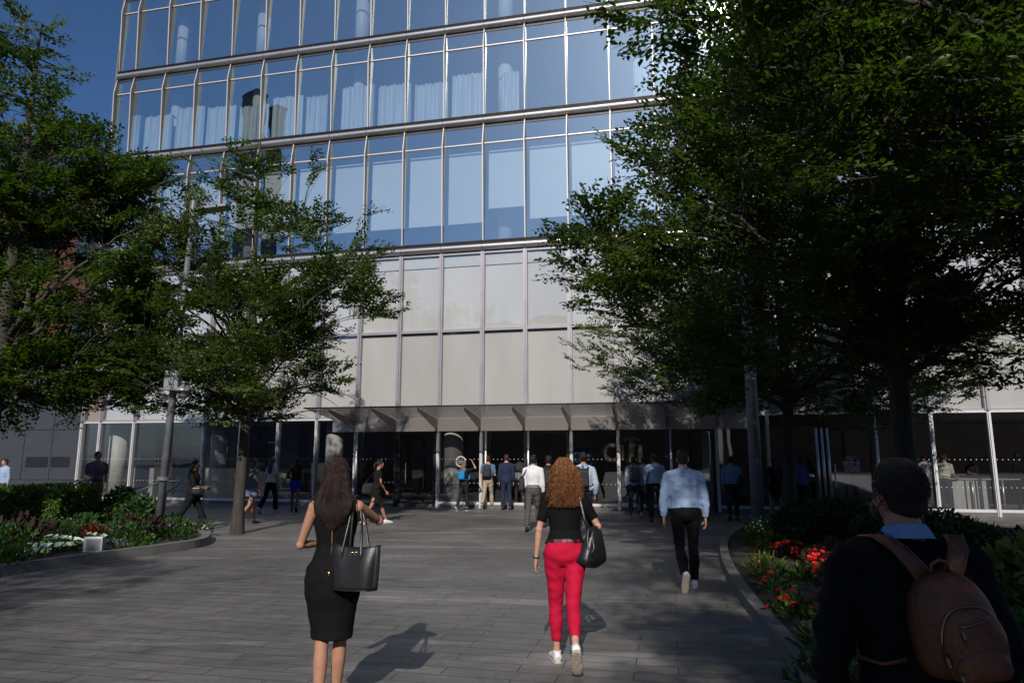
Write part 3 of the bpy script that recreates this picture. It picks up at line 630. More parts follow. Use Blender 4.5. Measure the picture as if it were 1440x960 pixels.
bed('right_flower_bed', rb, 'curved granite edged flower bed on the right', h=.13, wd=.14, soilz=.09)

def leafset(nm, rs, n, R3, L, m, up=.5, hollow=.4, parent=None, cz=0, wr=.5, shell=.4):
    d = rs.normal(size=(n, 3)); d /= np.linalg.norm(d, axis=1, keepdims=True); d[:, 2] = abs(d[:, 2]); r = rs.uniform(size=(n, 1)) ** shell
    P = d * r * np.array(R3); P[:, 2] += cz; D = d + np.array([0, 0, up]) + rs.normal(size=(n, 3)) * .5; N = np.tile([0, 0, 1.], (n, 1)) + rs.normal(size=(n, 3)) * .5
    LL = L * rs.uniform(.6, 1.2, n); return link(nm, leaves_mesh(nm, P, D, N, LL, LL * wr), m, parent)
L_hedge = leaf_mat('hedge_leaf', (.05, .10, .012), (.10, .17, .02), .25)
L_dark = leaf_mat('shrub_leaf', (.02, .05, .012), (.04, .09, .018), .2)
L_lime = leaf_mat('lime_leaf', (.09, .15, .015), (.17, .24, .025), .3)
L_red = leaf_mat('burgundy_leaf', (.022, .008, .009), (.05, .012, .014), .2, .75)
L_mid = leaf_mat('plant_leaf', (.035, .085, .018), (.075, .14, .03), .3)
def petal(nm, c): return leaf_mat(nm, c, tuple(min(1, x * 1.25) for x in c), .25, .6)
P_red = petal('petal_red', (.62, .012, .012)); P_or = petal('petal_orange', (.75, .12, .015)); P_wh = petal('petal_white', (.8, .79, .78)); P_pu = petal('petal_purple', (.10, .03, .25)); P_pk = petal('petal_mauve', (.4, .18, .35)); P_ye = petal('petal_yellow', (.7, .4, .03))
def plant(name, seed, R3, nleaf, L, leafm, flm=None, nfl=0, fr=.03, wr=.5, up=.5, stems=True):
    rs = np.random.RandomState(seed); e = empty(name); leafset('foliage', rs, nleaf, R3, L, leafm, up, parent=e, wr=wr)
    if stems:
        ps = []
        for i in range(7):
            a = rs.uniform(0, 6.28); q = rs.uniform(.3, .8); ps.append((np.array([[0, 0, -.02], [.4 * q * R3[0] * math.cos(a), .4 * q * R3[1] * math.sin(a), R3[2] * .5], [q * R3[0] * math.cos(a), q * R3[1] * math.sin(a), R3[2] * .9]]), np.array([.005, .004, .002])))
        link('stem', tubes_mesh('stem', ps, 4), L_dark, e)
    if nfl:
        P = []; D = []; N = []; LL = []
        for i in range(nfl):
            d = rs.normal(size=3); d[2] = abs(d[2]) + .5; d /= np.linalg.norm(d); c = d * np.array(R3) * rs.uniform(.85, 1.12); fn = d + np.array([0, -.4, .4]); fn /= np.linalg.norm(fn); a = np.cross(fn, [0, 0, 1.]); a /= np.linalg.norm(a); b = np.cross(fn, a)
            for k in range(6):
                th = k * 1.047 + rs.uniform(0, .4); P.append(c); D.append(a * math.cos(th) + b * math.sin(th) + fn * rs.uniform(.1, .7)); N.append(fn); LL.append(fr * rs.uniform(.8, 1.2))
        LL = np.array(LL); link('blossom', leaves_mesh('blossom', np.array(P), np.array(D), np.array(N), LL, LL * .95), flm, e)
    return e
def plants(protos, spots, cat, rs, sc=(.8, 1.25)):
    for i, (x, y, z, kind) in enumerate(spots):
        pr, lb_, gp = protos[kind]; c = copy_tree(pr); c.location = (x, y, z); c.rotation_euler = (0, 0, rs.uniform(-.6, .6)); s = rs.uniform(*sc); c.scale = (s, s, s); tag(c, lb_, cat, gp)
def inpoly(x, y, poly):
    c = False; n = len(poly)
    for i in range(n):
        a, b = poly[i], poly[(i + 1) % n]
        if (a.y > y) != (b.y > y) and x < (b.x - a.x) * (y - a.y) / (b.y - a.y) + a.x: c = not c
    return c
protos = {
 'white': (plant('petunia_plant', 1, (.22, .22, .2), 80, .06, L_mid, P_wh, 13, .05), 'low leafy plant with white blossoms in the left bed', 'white petunias'),
 'purple': (plant('petunia_plant', 2, (.22, .22, .19), 90, .07, L_mid, P_pu, 9, .038), 'low leafy plant with deep purple blossoms in the left bed', 'purple petunias'),
 'lime': (plant('grassy_plant', 3, (.24, .24, .24), 130, .15, L_lime, None, 0, .03, .16, .9), 'tuft of bright lime grassy leaves at the bed edge', 'lime tufts'),
 'mauve': (plant('bedding_plant', 4, (.2, .2, .26), 80, .06, L_mid, P_pk, 4, .02), 'taller leafy plant with small mauve blossoms', 'mauve bedding plants'),
 'red': (plant('begonia_plant', 5, (.23, .23, .23), 110, .07, L_red, P_red, 14, .032, .7), 'dark leaved plant crowded with red blossoms in the right bed', 'red begonias'),
 'redg': (plant('begonia_plant', 6, (.22, .22, .2), 110, .065, L_dark, P_red, 5, .032, .7), 'green leaved plant with few red blossoms in the right bed', 'sparse red begonias'),
 'orange': (plant('lantana_plant', 7, (.2, .2, .2), 90, .06, L_lime, P_or, 9, .026), 'lime leaved plant with orange blossoms by the right kerb', 'orange lantanas'),
 'green': (plant('groundcover_plant', 8, (.27, .27, .2), 130, .08, L_mid), 'low plain green leafy plant filling the bed', 'green bedding plants'),
 'dark': (plant('groundcover_plant', 9, (.3, .3, .3), 150, .08, L_dark), 'low dark green leafy plant filling the bed', 'dark bedding plants'),
 'burg': (plant('coleus_plant', 10, (.26, .26, .34), 110, .11, L_red, None, 0, .03, .6), 'upright burgundy leaved plant in the bed', 'burgundy coleus'),
 'violet': (plant('heliotrope_plant', 12, (.18, .18, .34), 70, .07, L_mid, P_pu, 18, .03), 'tall plant with violet flower heads at the right bed tip', 'violet heliotropes'),
 'wtall': (plant('bedding_plant', 13, (.2, .2, .42), 90, .06, L_mid, P_wh, 12, .018), 'tall airy plant with tiny white blossoms by the grey pole', 'airy white plants'),
}
prs = random.Random(4); spots = []
def along(poly, n, fn):
    xs = [p.x for p in poly]; ys = [p.y for p in poly]; out = 0; tries = 0
    while out < n and tries < 20000:
        tries += 1; x = prs.uniform(min(xs), max(xs)); y = prs.uniform(min(ys), max(ys))
        if inpoly(x, y, poly):
            k = fn(x, y)
            if k: spots.append((x, y, .08, k)); out += 1
def lefts(x, y):
    p = min((math.hypot(x - q.x, y - q.y) for q in lk))
    if p < .24 or y > 16.2 or x < -13.5: return None
    xpix = 720 + 970 * x / (y * .986)
    if p < .75 and xpix < 200: return prs.choice(['purple', 'lime', 'green', 'purple', 'lime', 'green'])
    if p < 1.6 and xpix < 150: return prs.choice(['white', 'white', 'white', 'mauve', 'white'])
    if xpix > 150 and p < 1.0: return prs.choice(['dark', 'green', 'mauve', 'dark'])
    return prs.choice(['dark', 'burg', 'dark', 'mauve', 'dark'])
along([V(p) for p in lb], 230, lefts)
def rights(x, y):
    if math.hypot(x - 1.3, y - 2.4) < .7: return None
    p = min((math.hypot(x - q.x, y - q.y) for q in rk))
    if p < .36 or x > 9 : return None
    if y > 12.6 and p < .9: return prs.choice(['violet', 'wtall', 'wtall', 'lime'])
    if p < .8 and y > 9: return prs.choice(['lime', 'orange', 'lime', 'orange', 'green'])
    if p < 1.0 and y > 7: return prs.choice(['orange', 'redg', 'green'])
    if p < 2.2 and 8 < y < 12.8: return prs.choice(['red', 'red', 'redg', 'red'])
    if y > 12: return prs.choice(['burg', 'dark', 'burg', 'dark'])
    return prs.choice(['dark', 'redg', 'dark', 'green', 'dark'])
along([V(p) for p in rb], 250, rights)
plants(protos, spots, 'plant', prs, (.95, 1.35))
for k_, (p_, lb_, gp_) in protos.items():
    for ch in list(p_.children): bpy.data.objects.remove(ch)
    bpy.data.objects.remove(p_)

def hedge(name, label, x0, x1, y0, y1, z1, m, n, L, seed, cat='hedge', rz=0, loc=None, rounded=False, z0=.1):
    rs = np.random.RandomState(seed); w_, d_, h_ = x1 - x0, y1 - y0, z1 - z0; e = empty(name, ((x0 + x1) / 2, (y0 + y1) / 2, 0), rz, label, cat)
    if rounded:
        q = rs.normal(size=(n, 3)); q /= np.linalg.norm(q, axis=1, keepdims=True); q[:, 2] = abs(q[:, 2]); r = rs.uniform(.72, 1.06, (n, 1)); P = q * r * np.array([w_ / 2, d_ / 2, h_]); P[:, 2] += z0; Nn = q
    else:
        f = rs.randint(0, 5, n); u = rs.uniform(-.5, .5, n); v = rs.uniform(0, 1, n); dd = rs.uniform(-.10, .03, n); P = np.zeros((n, 3)); Nn = np.zeros((n, 3))
        t = f <= 1; P[t] = np.stack([u * w_, (v - .5) * d_, h_ + dd], 1)[t]; Nn[t] = (0, 0, 1)
        t = (f == 2) | (f == 3); P[t] = np.stack([u * w_, -d_ / 2 - dd, v * h_], 1)[t]; Nn[t] = (0, -1, .3)
        t = f == 4; sg_ = np.where(rs.uniform(size=n) > .5, 1, -1); P[t] = np.stack([sg_ * (w_ / 2 + dd), (v - .5) * d_, u * h_ + h_ / 2], 1)[t]; Nn[t] = np.stack([sg_, 0 * u, .3 + 0 * u], 1)[t]
        P[:, 2] += z0 + .03 * np.sin(P[:, 0] * 3)
    D = Nn * .6 + rs.normal(size=(n, 3)) * .6; LL = L * rs.uniform(.6, 1.2, n)
    link('foliage', leaves_mesh('foliage', P, D, Nn + rs.normal(size=(n, 3)) * .5, LL, LL * .55), m, e)
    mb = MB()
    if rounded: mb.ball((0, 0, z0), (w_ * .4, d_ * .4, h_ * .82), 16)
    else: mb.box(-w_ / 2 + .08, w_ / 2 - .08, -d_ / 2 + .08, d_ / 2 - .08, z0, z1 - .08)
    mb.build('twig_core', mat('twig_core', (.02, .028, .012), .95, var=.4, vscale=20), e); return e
hedge('clipped_hedge', 'long clipped hedge with sunlit lime top behind the left flower bed', -16.5, -9.9, 15.4, 17.0, 1.02, L_hedge, 16000, .07, 1)
hp = G(700, 700)
shr = [(1190, 740, 1.9, 1.2, .72, 'dark rounded shrub behind the red flowers'), (1160, 722, 1.8, 1.1, .55, 'low dark shrub beside the tree nearest the building'), (1290, 752, 2.2, 1.3, .62, 'dark spreading shrub right of the man with the backpack'), (1345, 770, 1.6, 1.1, .5, 'small dark shrub at the right end of the bed by the light paving')]
for i, (px, py, a, b, h_, lb_) in enumerate(shr):
    p = G(px, py + 18); hedge('shrub', lb_, p.x - a / 2 - .3, p.x + a / 2 + .3, p.y - b / 2, p.y + b / 2, h_ + .1, L_dark, 4200, .085, 20 + i, 'shrub', rounded=True)
for i, (px, py, a, h_, lb_) in enumerate([(168, 742, 1.0, .92, 'loose leafy shrub in front of the man in the purple shirt'), (195, 752, 1.0, .8, 'dark loose shrub left of the lamp post'), (235, 757, 1.0, .35, 'low dark shrub at the foot of the lamp post'), (35, 738, 1.6, .85, 'dark shrub between the white flowers and the clipped hedge'), (100, 735, 1.5, .7, 'dark burgundy shrub behind the orange leafed plant')]):
    p = G(px, py); hedge('shrub', lb_, p.x - a / 2, p.x + a / 2, p.y - a / 2, p.y + a / 2, h_, L_dark if i != 4 else L_red, 2200, .11, 40 + i, 'shrub', rounded=True)
p = G(1475, 880); hedge('shrub', 'yellow green broad leaved plant at the right edge behind the backpack man', p.x - .7, p.x + .5, p.y - .5, p.y + .6, .75, leaf_mat('yellow_leaf', (.09, .11, .02), (.2, .17, .04), .3), 900, .17, 77, 'shrub', rounded=True)
p = G(118, 772); rsx = np.random.RandomState(3); e = empty('orange_plant', (p.x, p.y + .3, .1), 0, 'single rust orange leaved plant among the dark left bedding', 'plant'); leafset('foliage', rsx, 60, (.2, .15, .2), .13, leaf_mat('rust_leaf', (.2, .03, .012), (.3, .05, .02), .3), .3, parent=e, cz=.1)
# buried garden light box
p = G(131, 785); e = empty('garden_light', (p.x, p.y, 0), R(10), 'small pale metal box light standing in the left flower bed', 'light'); mb = MB(); mb.box(-.15, .15, -.08, .08, .1, .36); mb.build('housing', mat('pale_metal', (.42, .43, .44), .5, .3, var=.1), e, bevel=.012)
mb = MB(); mb.box(-.1, .12, -.086, -.0805, .15, .33)
for j in range(4): mb.box(-.08 + j * .05, -.07 + j * .05, -.09, -.0861, .16, .32)
mb.build('grille', mat('grille', (.2, .21, .22), .5, .3), e)
# ================================================================== POLES, RAILS
pole_m = mat('pole_paint', (.17, .175, .195), .5, .35, var=.25, vscale=5, bump=.1)
p = G(221, 757); base = V((p.x, p.y, 0)); topP = AT(272, 292, p.y)
e = empty('street_lamp', base, 0, 'tall leaning grey lamp post with flat head arm and camera dome on the left', 'street lamp')
tv = topP - base; mb = MB(); mb.tube([(0, 0, 0), tv * .45, tv], [.088, .072, .05], n=20); mb.build('post', pole_m, e, smooth=True)
mb = MB(); mb.tube([(0, 0, 0), (0, 0, .12), (0, 0, .13)], [.17, .17, .13], n=20); mb.tube([tv * .165, tv * .175], .135, n=20); mb.build('base_collar', pole_m, e)
mb = MB(); q = tv - V((0, 0, .12)); mb.prism([q + V((.05, -.11, .02)), q + V((.25, -.16, .04)), q + V((.8, -.16, .11)), q + V((.86, 0, .12)), q + V((.8, .16, .11)), q + V((.25, .16, .04)), q + V((.05, .11, .02))], (0, 0, .055)); mb.build('lamp_head', pole_m, e)
mb = MB(); mb.prism([q + V((.3, -.12, .035)), q + V((.76, -.12, .095)), q + V((.76, .12, .095)), q + V((.3, .12, .035))], (0, 0, -.012)); mb.build('lens', mat('lamp_lens', (.5, .5, .45), .3), e)
mb = MB(); mb.tube([tv * .97, tv * 1.02], .08, n=16); mb.build('clamp', pole_m, e)
b0 = AT(246, 535, p.y - .14) - base; mb = MB(); mb.box(b0.x - .16, b0.x + .14, -.3, -.12, b0.z - .22, b0.z + .2); bx = mb.build('equipment_box', mat('box_grey', (.22, .24, .26), .5, .2, var=.1), e, bevel=.01)
d0 = AT(260, 545, p.y - .14) - base; mb = MB(); mb.tube([d0 + V((0, 0, .14)), d0 + V((0, 0, .06)), d0 + V((0, 0, .03)), d0 + V((0, 0, -.05)), d0 + V((0, 0, -.08))], [.035, .05, .1, .22, .22], n=24); mb.ball(d0 + V((0, 0, -.1)), .13, 16); mb.tube([d0 + V((-.28, 0, .12)), d0 + V((0, 0, .12))], .025, n=8); mb.build('camera_dome', mat('dome', (.35, .37, .4), .3, .4), e, smooth=True)
p = G(1068, 757); e = empty('light_pole', (p.x, p.y, 0), 0, 'straight grey light pole rising from the right flower bed into the leaves', 'pole'); tp_ = V((.02, 0, 8.5)); mb = MB(); mb.tube([(0, 0, 0), tp_ * .5, tp_], [.135, .12, .085], n=22); mb.build('post', mat('pole_light', (.22, .24, .28), .45, .35, var=.2, vscale=4, bump=.08), e, smooth=True)
mb = MB(); mb.prism([tp_ + V((0, -.15, 0)), tp_ + V((-.85, -.15, .08)), tp_ + V((-.85, .15, .08)), tp_ + V((0, .15, 0))], (0, 0, .06)); mb.build('lamp_head', pole_m, e)
mb = MB(); mb.tube([(0, 0, .0), (0, 0, .15)], .17, n=20); mb.build('base_collar', pole_m, e)
rail_m = mat('rail_steel', (.4, .4, .4), .28, .85)
def rail(label, pts, posts):
    e = empty('handrail', (0, 0, 0), 0, label, 'handrail', 'steel handrails by the left entrance'); P = [V(p) for p in pts]; mb = MB(); mb.tube(P, .022, n=10); mb.build('top_rail', rail_m, e, smooth=True)
    for q in posts: mb = MB(); mb.tube([(q[0], q[1], 0), q], .02, n=8); mb.build('post', rail_m, e, smooth=True)
def RP(px, py, Y): return AT(px, py, Y)
rail('steel handrail sloping up behind the clipped hedge to the man in purple', [RP(68, 692, 17.3), RP(108, 675, 18.2), RP(127, 675, 18.9)], [RP(80, 687, 17.6), RP(112, 675, 18.3)])
rail('steel handrail behind the leafy shrub, low end at the lamp post', [RP(182, 697, 18), RP(186, 695, 18), RP(215, 681, 19.2), RP(226, 680, 19.6)], [RP(188, 695, 18), RP(206, 690, 18.6)])
rail('steel handrail with looped end behind the woman in black', [RP(178, 690, 19), RP(232, 676, 20.3), RP(252, 677, 20.6), RP(250, 682, 20.6), RP(232, 694, 20.0)], [RP(235, 677, 20.2)])
rail('looped steel handrail end just right of the woman in black', [RP(245, 690, 18.7), RP(282, 684, 19.2), RP(294, 684, 19.4), RP(297, 688, 19.4), RP(294, 693, 19.3), RP(283, 702, 19.0)], [RP(283, 686, 19.2)])
# round drain cover on the paving far right
p = G(1437, 768); e = MB(); e.tube([(0, 0, 0), (0, 0, .012)], .3, n=28); o = e.build('drain_cover', dark); o.location = (p.x, p.y, .004); tag(o, 'round dark metal cover set in the light paving at the right edge', 'cover')
# ================================================================== PEOPLE
def skin_m(t):
    c = {'light': (.50, .27, .19), 'tan': (.38, .19, .12), 'brown': (.20, .095, .055), 'dark': (.07, .034, .022)}[t]
    return mat('skin_' + t, c, .62, var=.12, vscale=14, bump=.12, bscale=150, spec=.3)
def cloth(c, r=.85, key=''):
    return mat('cloth_%s%.3f_%.3f_%.3f' % ((key,) + tuple(c)), c, r, var=.07, vscale=14, bump=.25, bscale=260, sheen=.0, spec=.12)
def hair_m(c): return mat('hair_%.3f_%.3f_%.3f' % c, c, .48, var=.35, vscale=30, bump=.5, bscale=70, stretch=(6, 6, .7), spec=.28)
leather = mat('black_leather', (.012, .012, .013), .32, var=.15, bump=.12, bscale=180)
blk = mat('black_nylon', (.012, .012, .014), .7, var=.2, bump=.2, bscale=300)
gold_m = mat('gold_metal', (.75, .5, .18), .25, 1.0)
white_sh = mat('shoe_white', (.72, .71, .69), .5, var=.05); sole_m = mat('sole_rubber', (.55, .48, .38), .8, var=.15, vscale=20); brown_sh = mat('shoe_brown', (.22, .09, .04), .4); black_sh = mat('shoe_black', (.012, .012, .012), .3)

def lerp(a, b, t): return a + (b - a) * t
def wr_fn(amp, seed, fx=9, fz=16):
    def f(co):
        q = V((co.x * fx + seed, co.y * fx, co.z * fz)); n1 = noise.noise(q); n2 = noise.noise(V((co.x * 22 + co.z * 18, co.y * 22, co.z * 9 + seed)))
        return amp * (n1 * 1.1 + n2 * .6)
    return f

class Person:
    def __init__(s, label, loc, rz=0, h=1.75, fem=False, skin='light', lean=0.0, legs=None, arms=None, yaw=0, tilt=0, vox=.016, hvox=None, wide=1.0, seed=0, twist=0, group=None):
        s.h = h; s.fem = fem; s.vox = vox; s.wide = wide; s.seed = seed; k = h / 1.75; s.k = k; s.skin = skin_m(skin); s.yaw = yaw; s.tilt = tilt
        s.e = empty('person', loc, rz, label, 'person', group)
        U = V((0, math.sin(lean), math.cos(lean))); s.U = U; s.Fw = V((0, math.cos(lean), -math.sin(lean)))
        W = V((1, 0, 0)); pel = V((0, 0, .95))
        if fem:
            s.tor = [(-.11, .12, .085, 0), (-.06, .165, .112, -.012), (0, .176, .118, -.018), (.07, .152, .102, -.006), (.16, .122, .085, .005), (.25, .132, .095, .004), (.34, .148, .11, .01), (.42, .142, .096, 0), (.47, .115, .072, -.008), (.50, .07, .055, -.012), (.53, .046, .048, -.006), (.60, .044, .048, .01)]
            sx = .158; hx = .088
        else:
            s.tor = [(-.11, .12, .09, 0), (-.06, .155, .112, -.01), (0, .162, .116, -.014), (.07, .152, .108, -.004), (.16, .146, .102, .004), (.25, .158, .11, .004), (.34, .176, .122, .006), (.42, .176, .112, 0), (.47, .142, .084, -.006), (.50, .085, .066, -.012), (.53, .058, .058, -.006), (.60, .056, .056, .008)]
            sx = .188; hx = .086
        legs = legs or [(0, 0, .03, 0), (0, 0, .03, 0)]; arms = arms or [((-.14, 0, -1), (-.05, .15, -1)), ((.14, 0, -1), (.05, .15, -1))]
        s.leg = []
        for i, (hip, kn, sp, fp) in enumerate(legs):
            sg = -1 if i == 0 else 1; j0 = pel + V((sg * hx * wide, 0, -.03)); d1 = V((sg * sp, math.sin(hip), -math.cos(hip))).normalized(); j1 = j0 + d1 * .43
            d2 = V((sg * sp * .6, math.sin(hip - kn), -math.cos(hip - kn))).normalized(); j2 = j1 + d2 * .41; fd = V((sg * .1, math.cos(fp), -math.sin(fp))).normalized(); s.leg.append([j0, j1, j2, fd])
        s.pel = pel; c = lambda z, y=0: pel + U * z + s.Fw * y
        s.c = c; s.sh = []; s.arm = []
        for i, (u, f) in enumerate(arms):
            sg = -1 if i == 0 else 1; a0 = c(.445, -.004) + V((sg * sx * (1 + (wide - 1) * .7), 0, 0)); u = V(u).normalized(); f = V(f).normalized(); a1 = a0 + u * .285; a2 = a1 + f * .25; s.arm.append([a0, a1, a2, u, f])
        s.head = c(.675, .022)
        low = min(min(l[2].z - .085, (l[2] + l[3] * .19).z - .03, (l[2] - l[3] * .05).z - .055) for l in s.leg)
        s.low = low; s.Rh = Euler((tilt, 0, yaw)).to_matrix()
        s.N = 14
    def X(s, p): p = V(p); return V((p.x, p.y, p.z - s.low)) * s.k
    def ringtube(s, mb, pts, rad, side=(1, 0, 0), n=14): mb.tube([s.X(p) for p in pts], [((r[0] * s.k, r[1] * s.k) if isinstance(r, (tuple, list)) else r * s.k) for r in rad], side=side, n=n)
    def ball(s, mb, c, r, rot=None, n=12): r = V(r) if not isinstance(r, (int, float)) else V((r, r, r)); mb.ball(s.X(c), r * s.k, n, rot=rot)
    def torso(s, mb, z0, z1, off, ofy=None):
        T = s.tor; zs = [z0] + [t[0] for t in T if z0 < t[0] < z1] + [z1]; pts = []; rad = []
        for z in zs:
            for a, b in zip(T, T[1:]):
                if a[0] <= z <= b[0]: t = (z - a[0]) / (b[0] - a[0]); v = [lerp(a[i], b[i], t) for i in (1, 2, 3)]; break
            else: v = T[0][1:] if z < T[0][0] else T[-1][1:]
            o = off(z) if callable(off) else off; wf = s.wide if z < .44 else 1 + (s.wide - 1) * .5
            pts.append(s.c(z, v[2])); rad.append((v[0] * wf + o, v[1] * wf + o))
        s.ringtube(mb, pts, rad)
    def legtube(s, mb, i, t1, rf, t0=0.0):
        j0, j1, j2, fd = s.leg[i]; prof = [(0, .086), (.25, .082), (.6, .068), (1.0, .054), (1.15, .052), (1.35, .056), (1.6, .046), (1.9, .035), (2.0, .036)]
        pts = []; rad = []
        for t, r in prof + [(t1, None)] + ([(t0, None)] if t0 else []):
            if t > t1 or t < t0: continue
            if r is None: r = np.interp(t, [p[0] for p in prof], [p[1] for p in prof])
            off = V((0, 0, 0))
            if t <= 1: p = j0.lerp(j1, t)
            else:
                p = j1.lerp(j2, t - 1); b = -s.perp(i) * .012 * math.sin((t - 1) * math.pi); p = p + b
            pts.append((t, p, rf(t, r)))
        pts.sort(key=lambda q: q[0]); s.ringtube(mb, [q[1] for q in pts], [q[2] for q in pts])
    def perp(s, i):
        j0, j1, j2, fd = s.leg[i]; d = (j2 - j1).normalized(); return V((0, -d.z, d.y)).normalized() if d.z < 0 else V((0, 1, 0))
    def armtube(s, mb, i, t0, t1, rf):
        a0, a1, a2, u, f = s.arm[i]; m = .86 if s.fem else 1.0
        prof = [(0, .050), (.2, .050), (.5, .044), (.85, .037), (1, .036), (1.25, .038), (1.6, .031), (1.9, .025), (2.0, .024)]; L = []
        for t, r in prof + [(t1, None), (t0, None)]:
            if t > t1 or t < t0: continue
            if r is None: r = np.interp(t, [p[0] for p in prof], [p[1] for p in prof])
            r *= m * (1 + (s.wide - 1) * .6)
            p = a0.lerp(a1, t) if t <= 1 else a1.lerp(a2, t - 1); L.append((t, p, rf(t, r)))
        L.sort(key=lambda q: q[0]); s.ringtube(mb, [q[1] for q in L], [q[2] for q in L], side=(0, 1, 0), n=12)
    def body(s, curl=.5, feet=True):
        mb = MB(); sk = lambda t, r: r * (.9 if t < 1.3 else .84 if s.vox < .007 else .9); s.torso(mb, -.11, .60, -.012)
        sg0 = s.c(.40)
        for i in (0, 1):
            sg = -1 if i == 0 else 1; a0 = s.arm[i][0]
            s.ringtube(mb, [s.c(.53, -.01) + V((sg * .02, 0, 0)), s.c(.485, -.01) + V((sg * .08, 0, 0)), a0 + V((-sg * .02, 0, .008))], [.036, .04, .042] if s.fem else [.045, .05, .05])
            s.ball(mb, a0, .045 if s.fem else .054); s.armtube(mb, i, 0, 2.0, lambda t, r: r * .95); s.ball(mb, s.arm[i][1], .034 if s.fem else .037)
            s.legtube(mb, i, 2.0, sk); s.ball(mb, s.leg[i][1], .052); s.ball(mb, s.c(-.03, -.04) + V((sg * .07, 0, 0)), (.07, .065, .08))
            j2, fd = s.leg[i][2], s.leg[i][3]
            if feet: s.ringtube(mb, [j2 - fd * .04 + V((0, 0, -.02)), j2 + fd * .02 + V((0, 0, -.03)), j2 + fd * .1 + V((0, 0, -.05)), j2 + fd * .17 + V((0, 0, -.06))], [.03, .036, (.036, .024), (.034, .014)])
            s.hand(mb, i, curl)
        # head: cranium, face, jaw, nose, brow, lips, ears
        Hc = s.head; Rm = s.Rh; P = lambda x, y, z: Hc + Rm @ V((x, y, z))
        s.ball(mb, P(0, -.008, .018), (.073, .092, .092), Rm, 16); s.ball(mb, P(0, .022, -.035), (.056, .062, .075), Rm, 14); s.ball(mb, P(0, .052, -.088), (.032, .03, .026), Rm)
        s.ringtube(mb, [P(0, .078, .015), P(0, .092, -.012), P(0, .104, -.03), P(0, .088, -.042)], [.009, .011, .014, .012], n=8)
        s.ball(mb, P(0, .074, .028), (.05, .02, .012), Rm); s.ball(mb, P(0, .082, -.062), (.024, .012, .009), Rm)
        for sg in (-1, 1): s.ball(mb, P(sg * .075, -.005, -.015), (.008, .018, .03), Rm, 8); s.ball(mb, P(sg * .04, .05, -.025), (.02, .025, .022), Rm)
        s.ringtube(mb, [s.c(.52, -.008), s.c(.575, .0), P(0, -.03, -.07)], [.05 if s.fem else .06, .047 if s.fem else .058, .05])
        b = fuse('body', mb, s.vox, s.skin, s.e, smooth=2); 
        return b
    def hand(s, mb, i, curl):
        a0, a1, a2, u, f = s.arm[i]; sg = -1 if i == 0 else 1; m = .92 if s.fem else 1.05
        # palm faces the thigh (inwards)
        inn = V((-sg, 0, 0)); inn = (inn - f * inn.dot(f)).normalized(); acr = f.cross(inn) * sg; acr = acr if acr.dot(V((0, 1, .0))) > 0 else -acr
        w0 = a2; pc = a2 + f * .05 * m
        s.ringtube(mb, [w0 - f * .01, w0 + f * .03 * m, w0 + f * .065 * m, w0 + f * .09 * m], [(.024, .019), (.034 * m, .016), (.04 * m, .016), (.038 * m, .013)], side=acr)
        for q in range(4):
            o = (q - 1.5) * .0205 * m; L = (.058, .073, .078, .066)[q] * m; b0 = w0 + f * .085 * m + acr * o; d = f.copy(); pts = [b0 - f * .02]; pts.append(b0); cur = b0
            for j in range(3):
                an = curl * (.25 + .35 * j) * (1.15 - .1 * q); d2 = (f * math.cos(an) + inn * math.sin(an)); cur = cur + d2 * L * (.42, .32, .26)[j]; pts.append(cur)
            s.ringtube(mb, pts, [.0095, .0092, .0086, .0078, .0062], n=8)
        t0 = w0 + f * .025 * m + acr * .025; s.ringtube(mb, [t0, t0 + (acr * .8 + f * .7).normalized() * .035, t0 + (acr * .45 + f * .95 + inn * .35).normalized() * .07, t0 + (acr * .28 + f * .95 + inn * .5).normalized() * .092], [.014, .012, .0105, .008], n=8)
    def top(s, c, sleeve=2.0, hem=-.05, loose=.018, neck=.505, m=None, wr=.006, name='shirt', collar=None, cuffs=False, cuff_col=None):
        wr = wr * (.45 if s.vox > .012 else 1); m = m or cloth(c); mb = MB(); s.torso(mb, hem, neck, lambda z: loose * (1.0 if z < .4 else .7))
        for i in (0, 1):
            sg = -1 if i == 0 else 1; a0 = s.arm[i][0]
            s.ringtube(mb, [s.c(.508, -.01) + V((sg * .035, 0, 0)), s.c(.486, -.01) + V((sg * .09, 0, 0)), a0 + V((-sg * .01, 0, .008))], [.055, .057, .06] if not s.fem else [.038, .044, .048])
            if sleeve > 0:
                s.ball(mb, a0, (.056 if s.fem else .066)); s.armtube(mb, i, 0, sleeve, lambda t, r: r + loose * (.55 if t > 1.85 else .8 if t > .2 else .6) + (.003 if abs(t - 1) < .2 else 0))
                if sleeve > 1: s.ball(mb, s.arm[i][1], .045 + loose * .3)
        if not s.fem: s.ringtube(mb, [s.c(.47, -.006), s.c(.505, -.006), s.c(.535, -.004)], [(.12, .08), (.082, .072), (.066, .066)])
        if collar: s.ringtube(mb, [s.c(.51, -.006), s.c(.535, -.006), s.c(.562, -.004)], [(.078, .075), (.072, .072), (.067, .067)])
        o = fuse(name, mb, s.vox, m, s.e, smooth=2, wrinkle=wr_fn(wr, s.seed))
        if False:
            mb = MB(); N = 18; 
            for r_, z_, th in ((.066 if not s.fem else .055, .515, .0),): 
                pts = [s.X(s.c(.50 + .03, -.006) + V((r_ * math.cos(a), r_ * math.sin(a) * 1.0, 0)) + s.U * (.0 - .018 * math.sin(a))) for a in [6.2832 * q / N for q in range(N + 1)]]
                for a, b in zip(pts, pts[1:]): mb.prism([a - V((0, 0, .028)) * s.k, b - V((0, 0, .028)) * s.k, b + V((0, 0, .016)) * s.k, a + V((0, 0, .016)) * s.k], (a - s.X(s.c(.53))).normalized() * .006)
            mb.build('collar', cloth(collar), o)
        return o
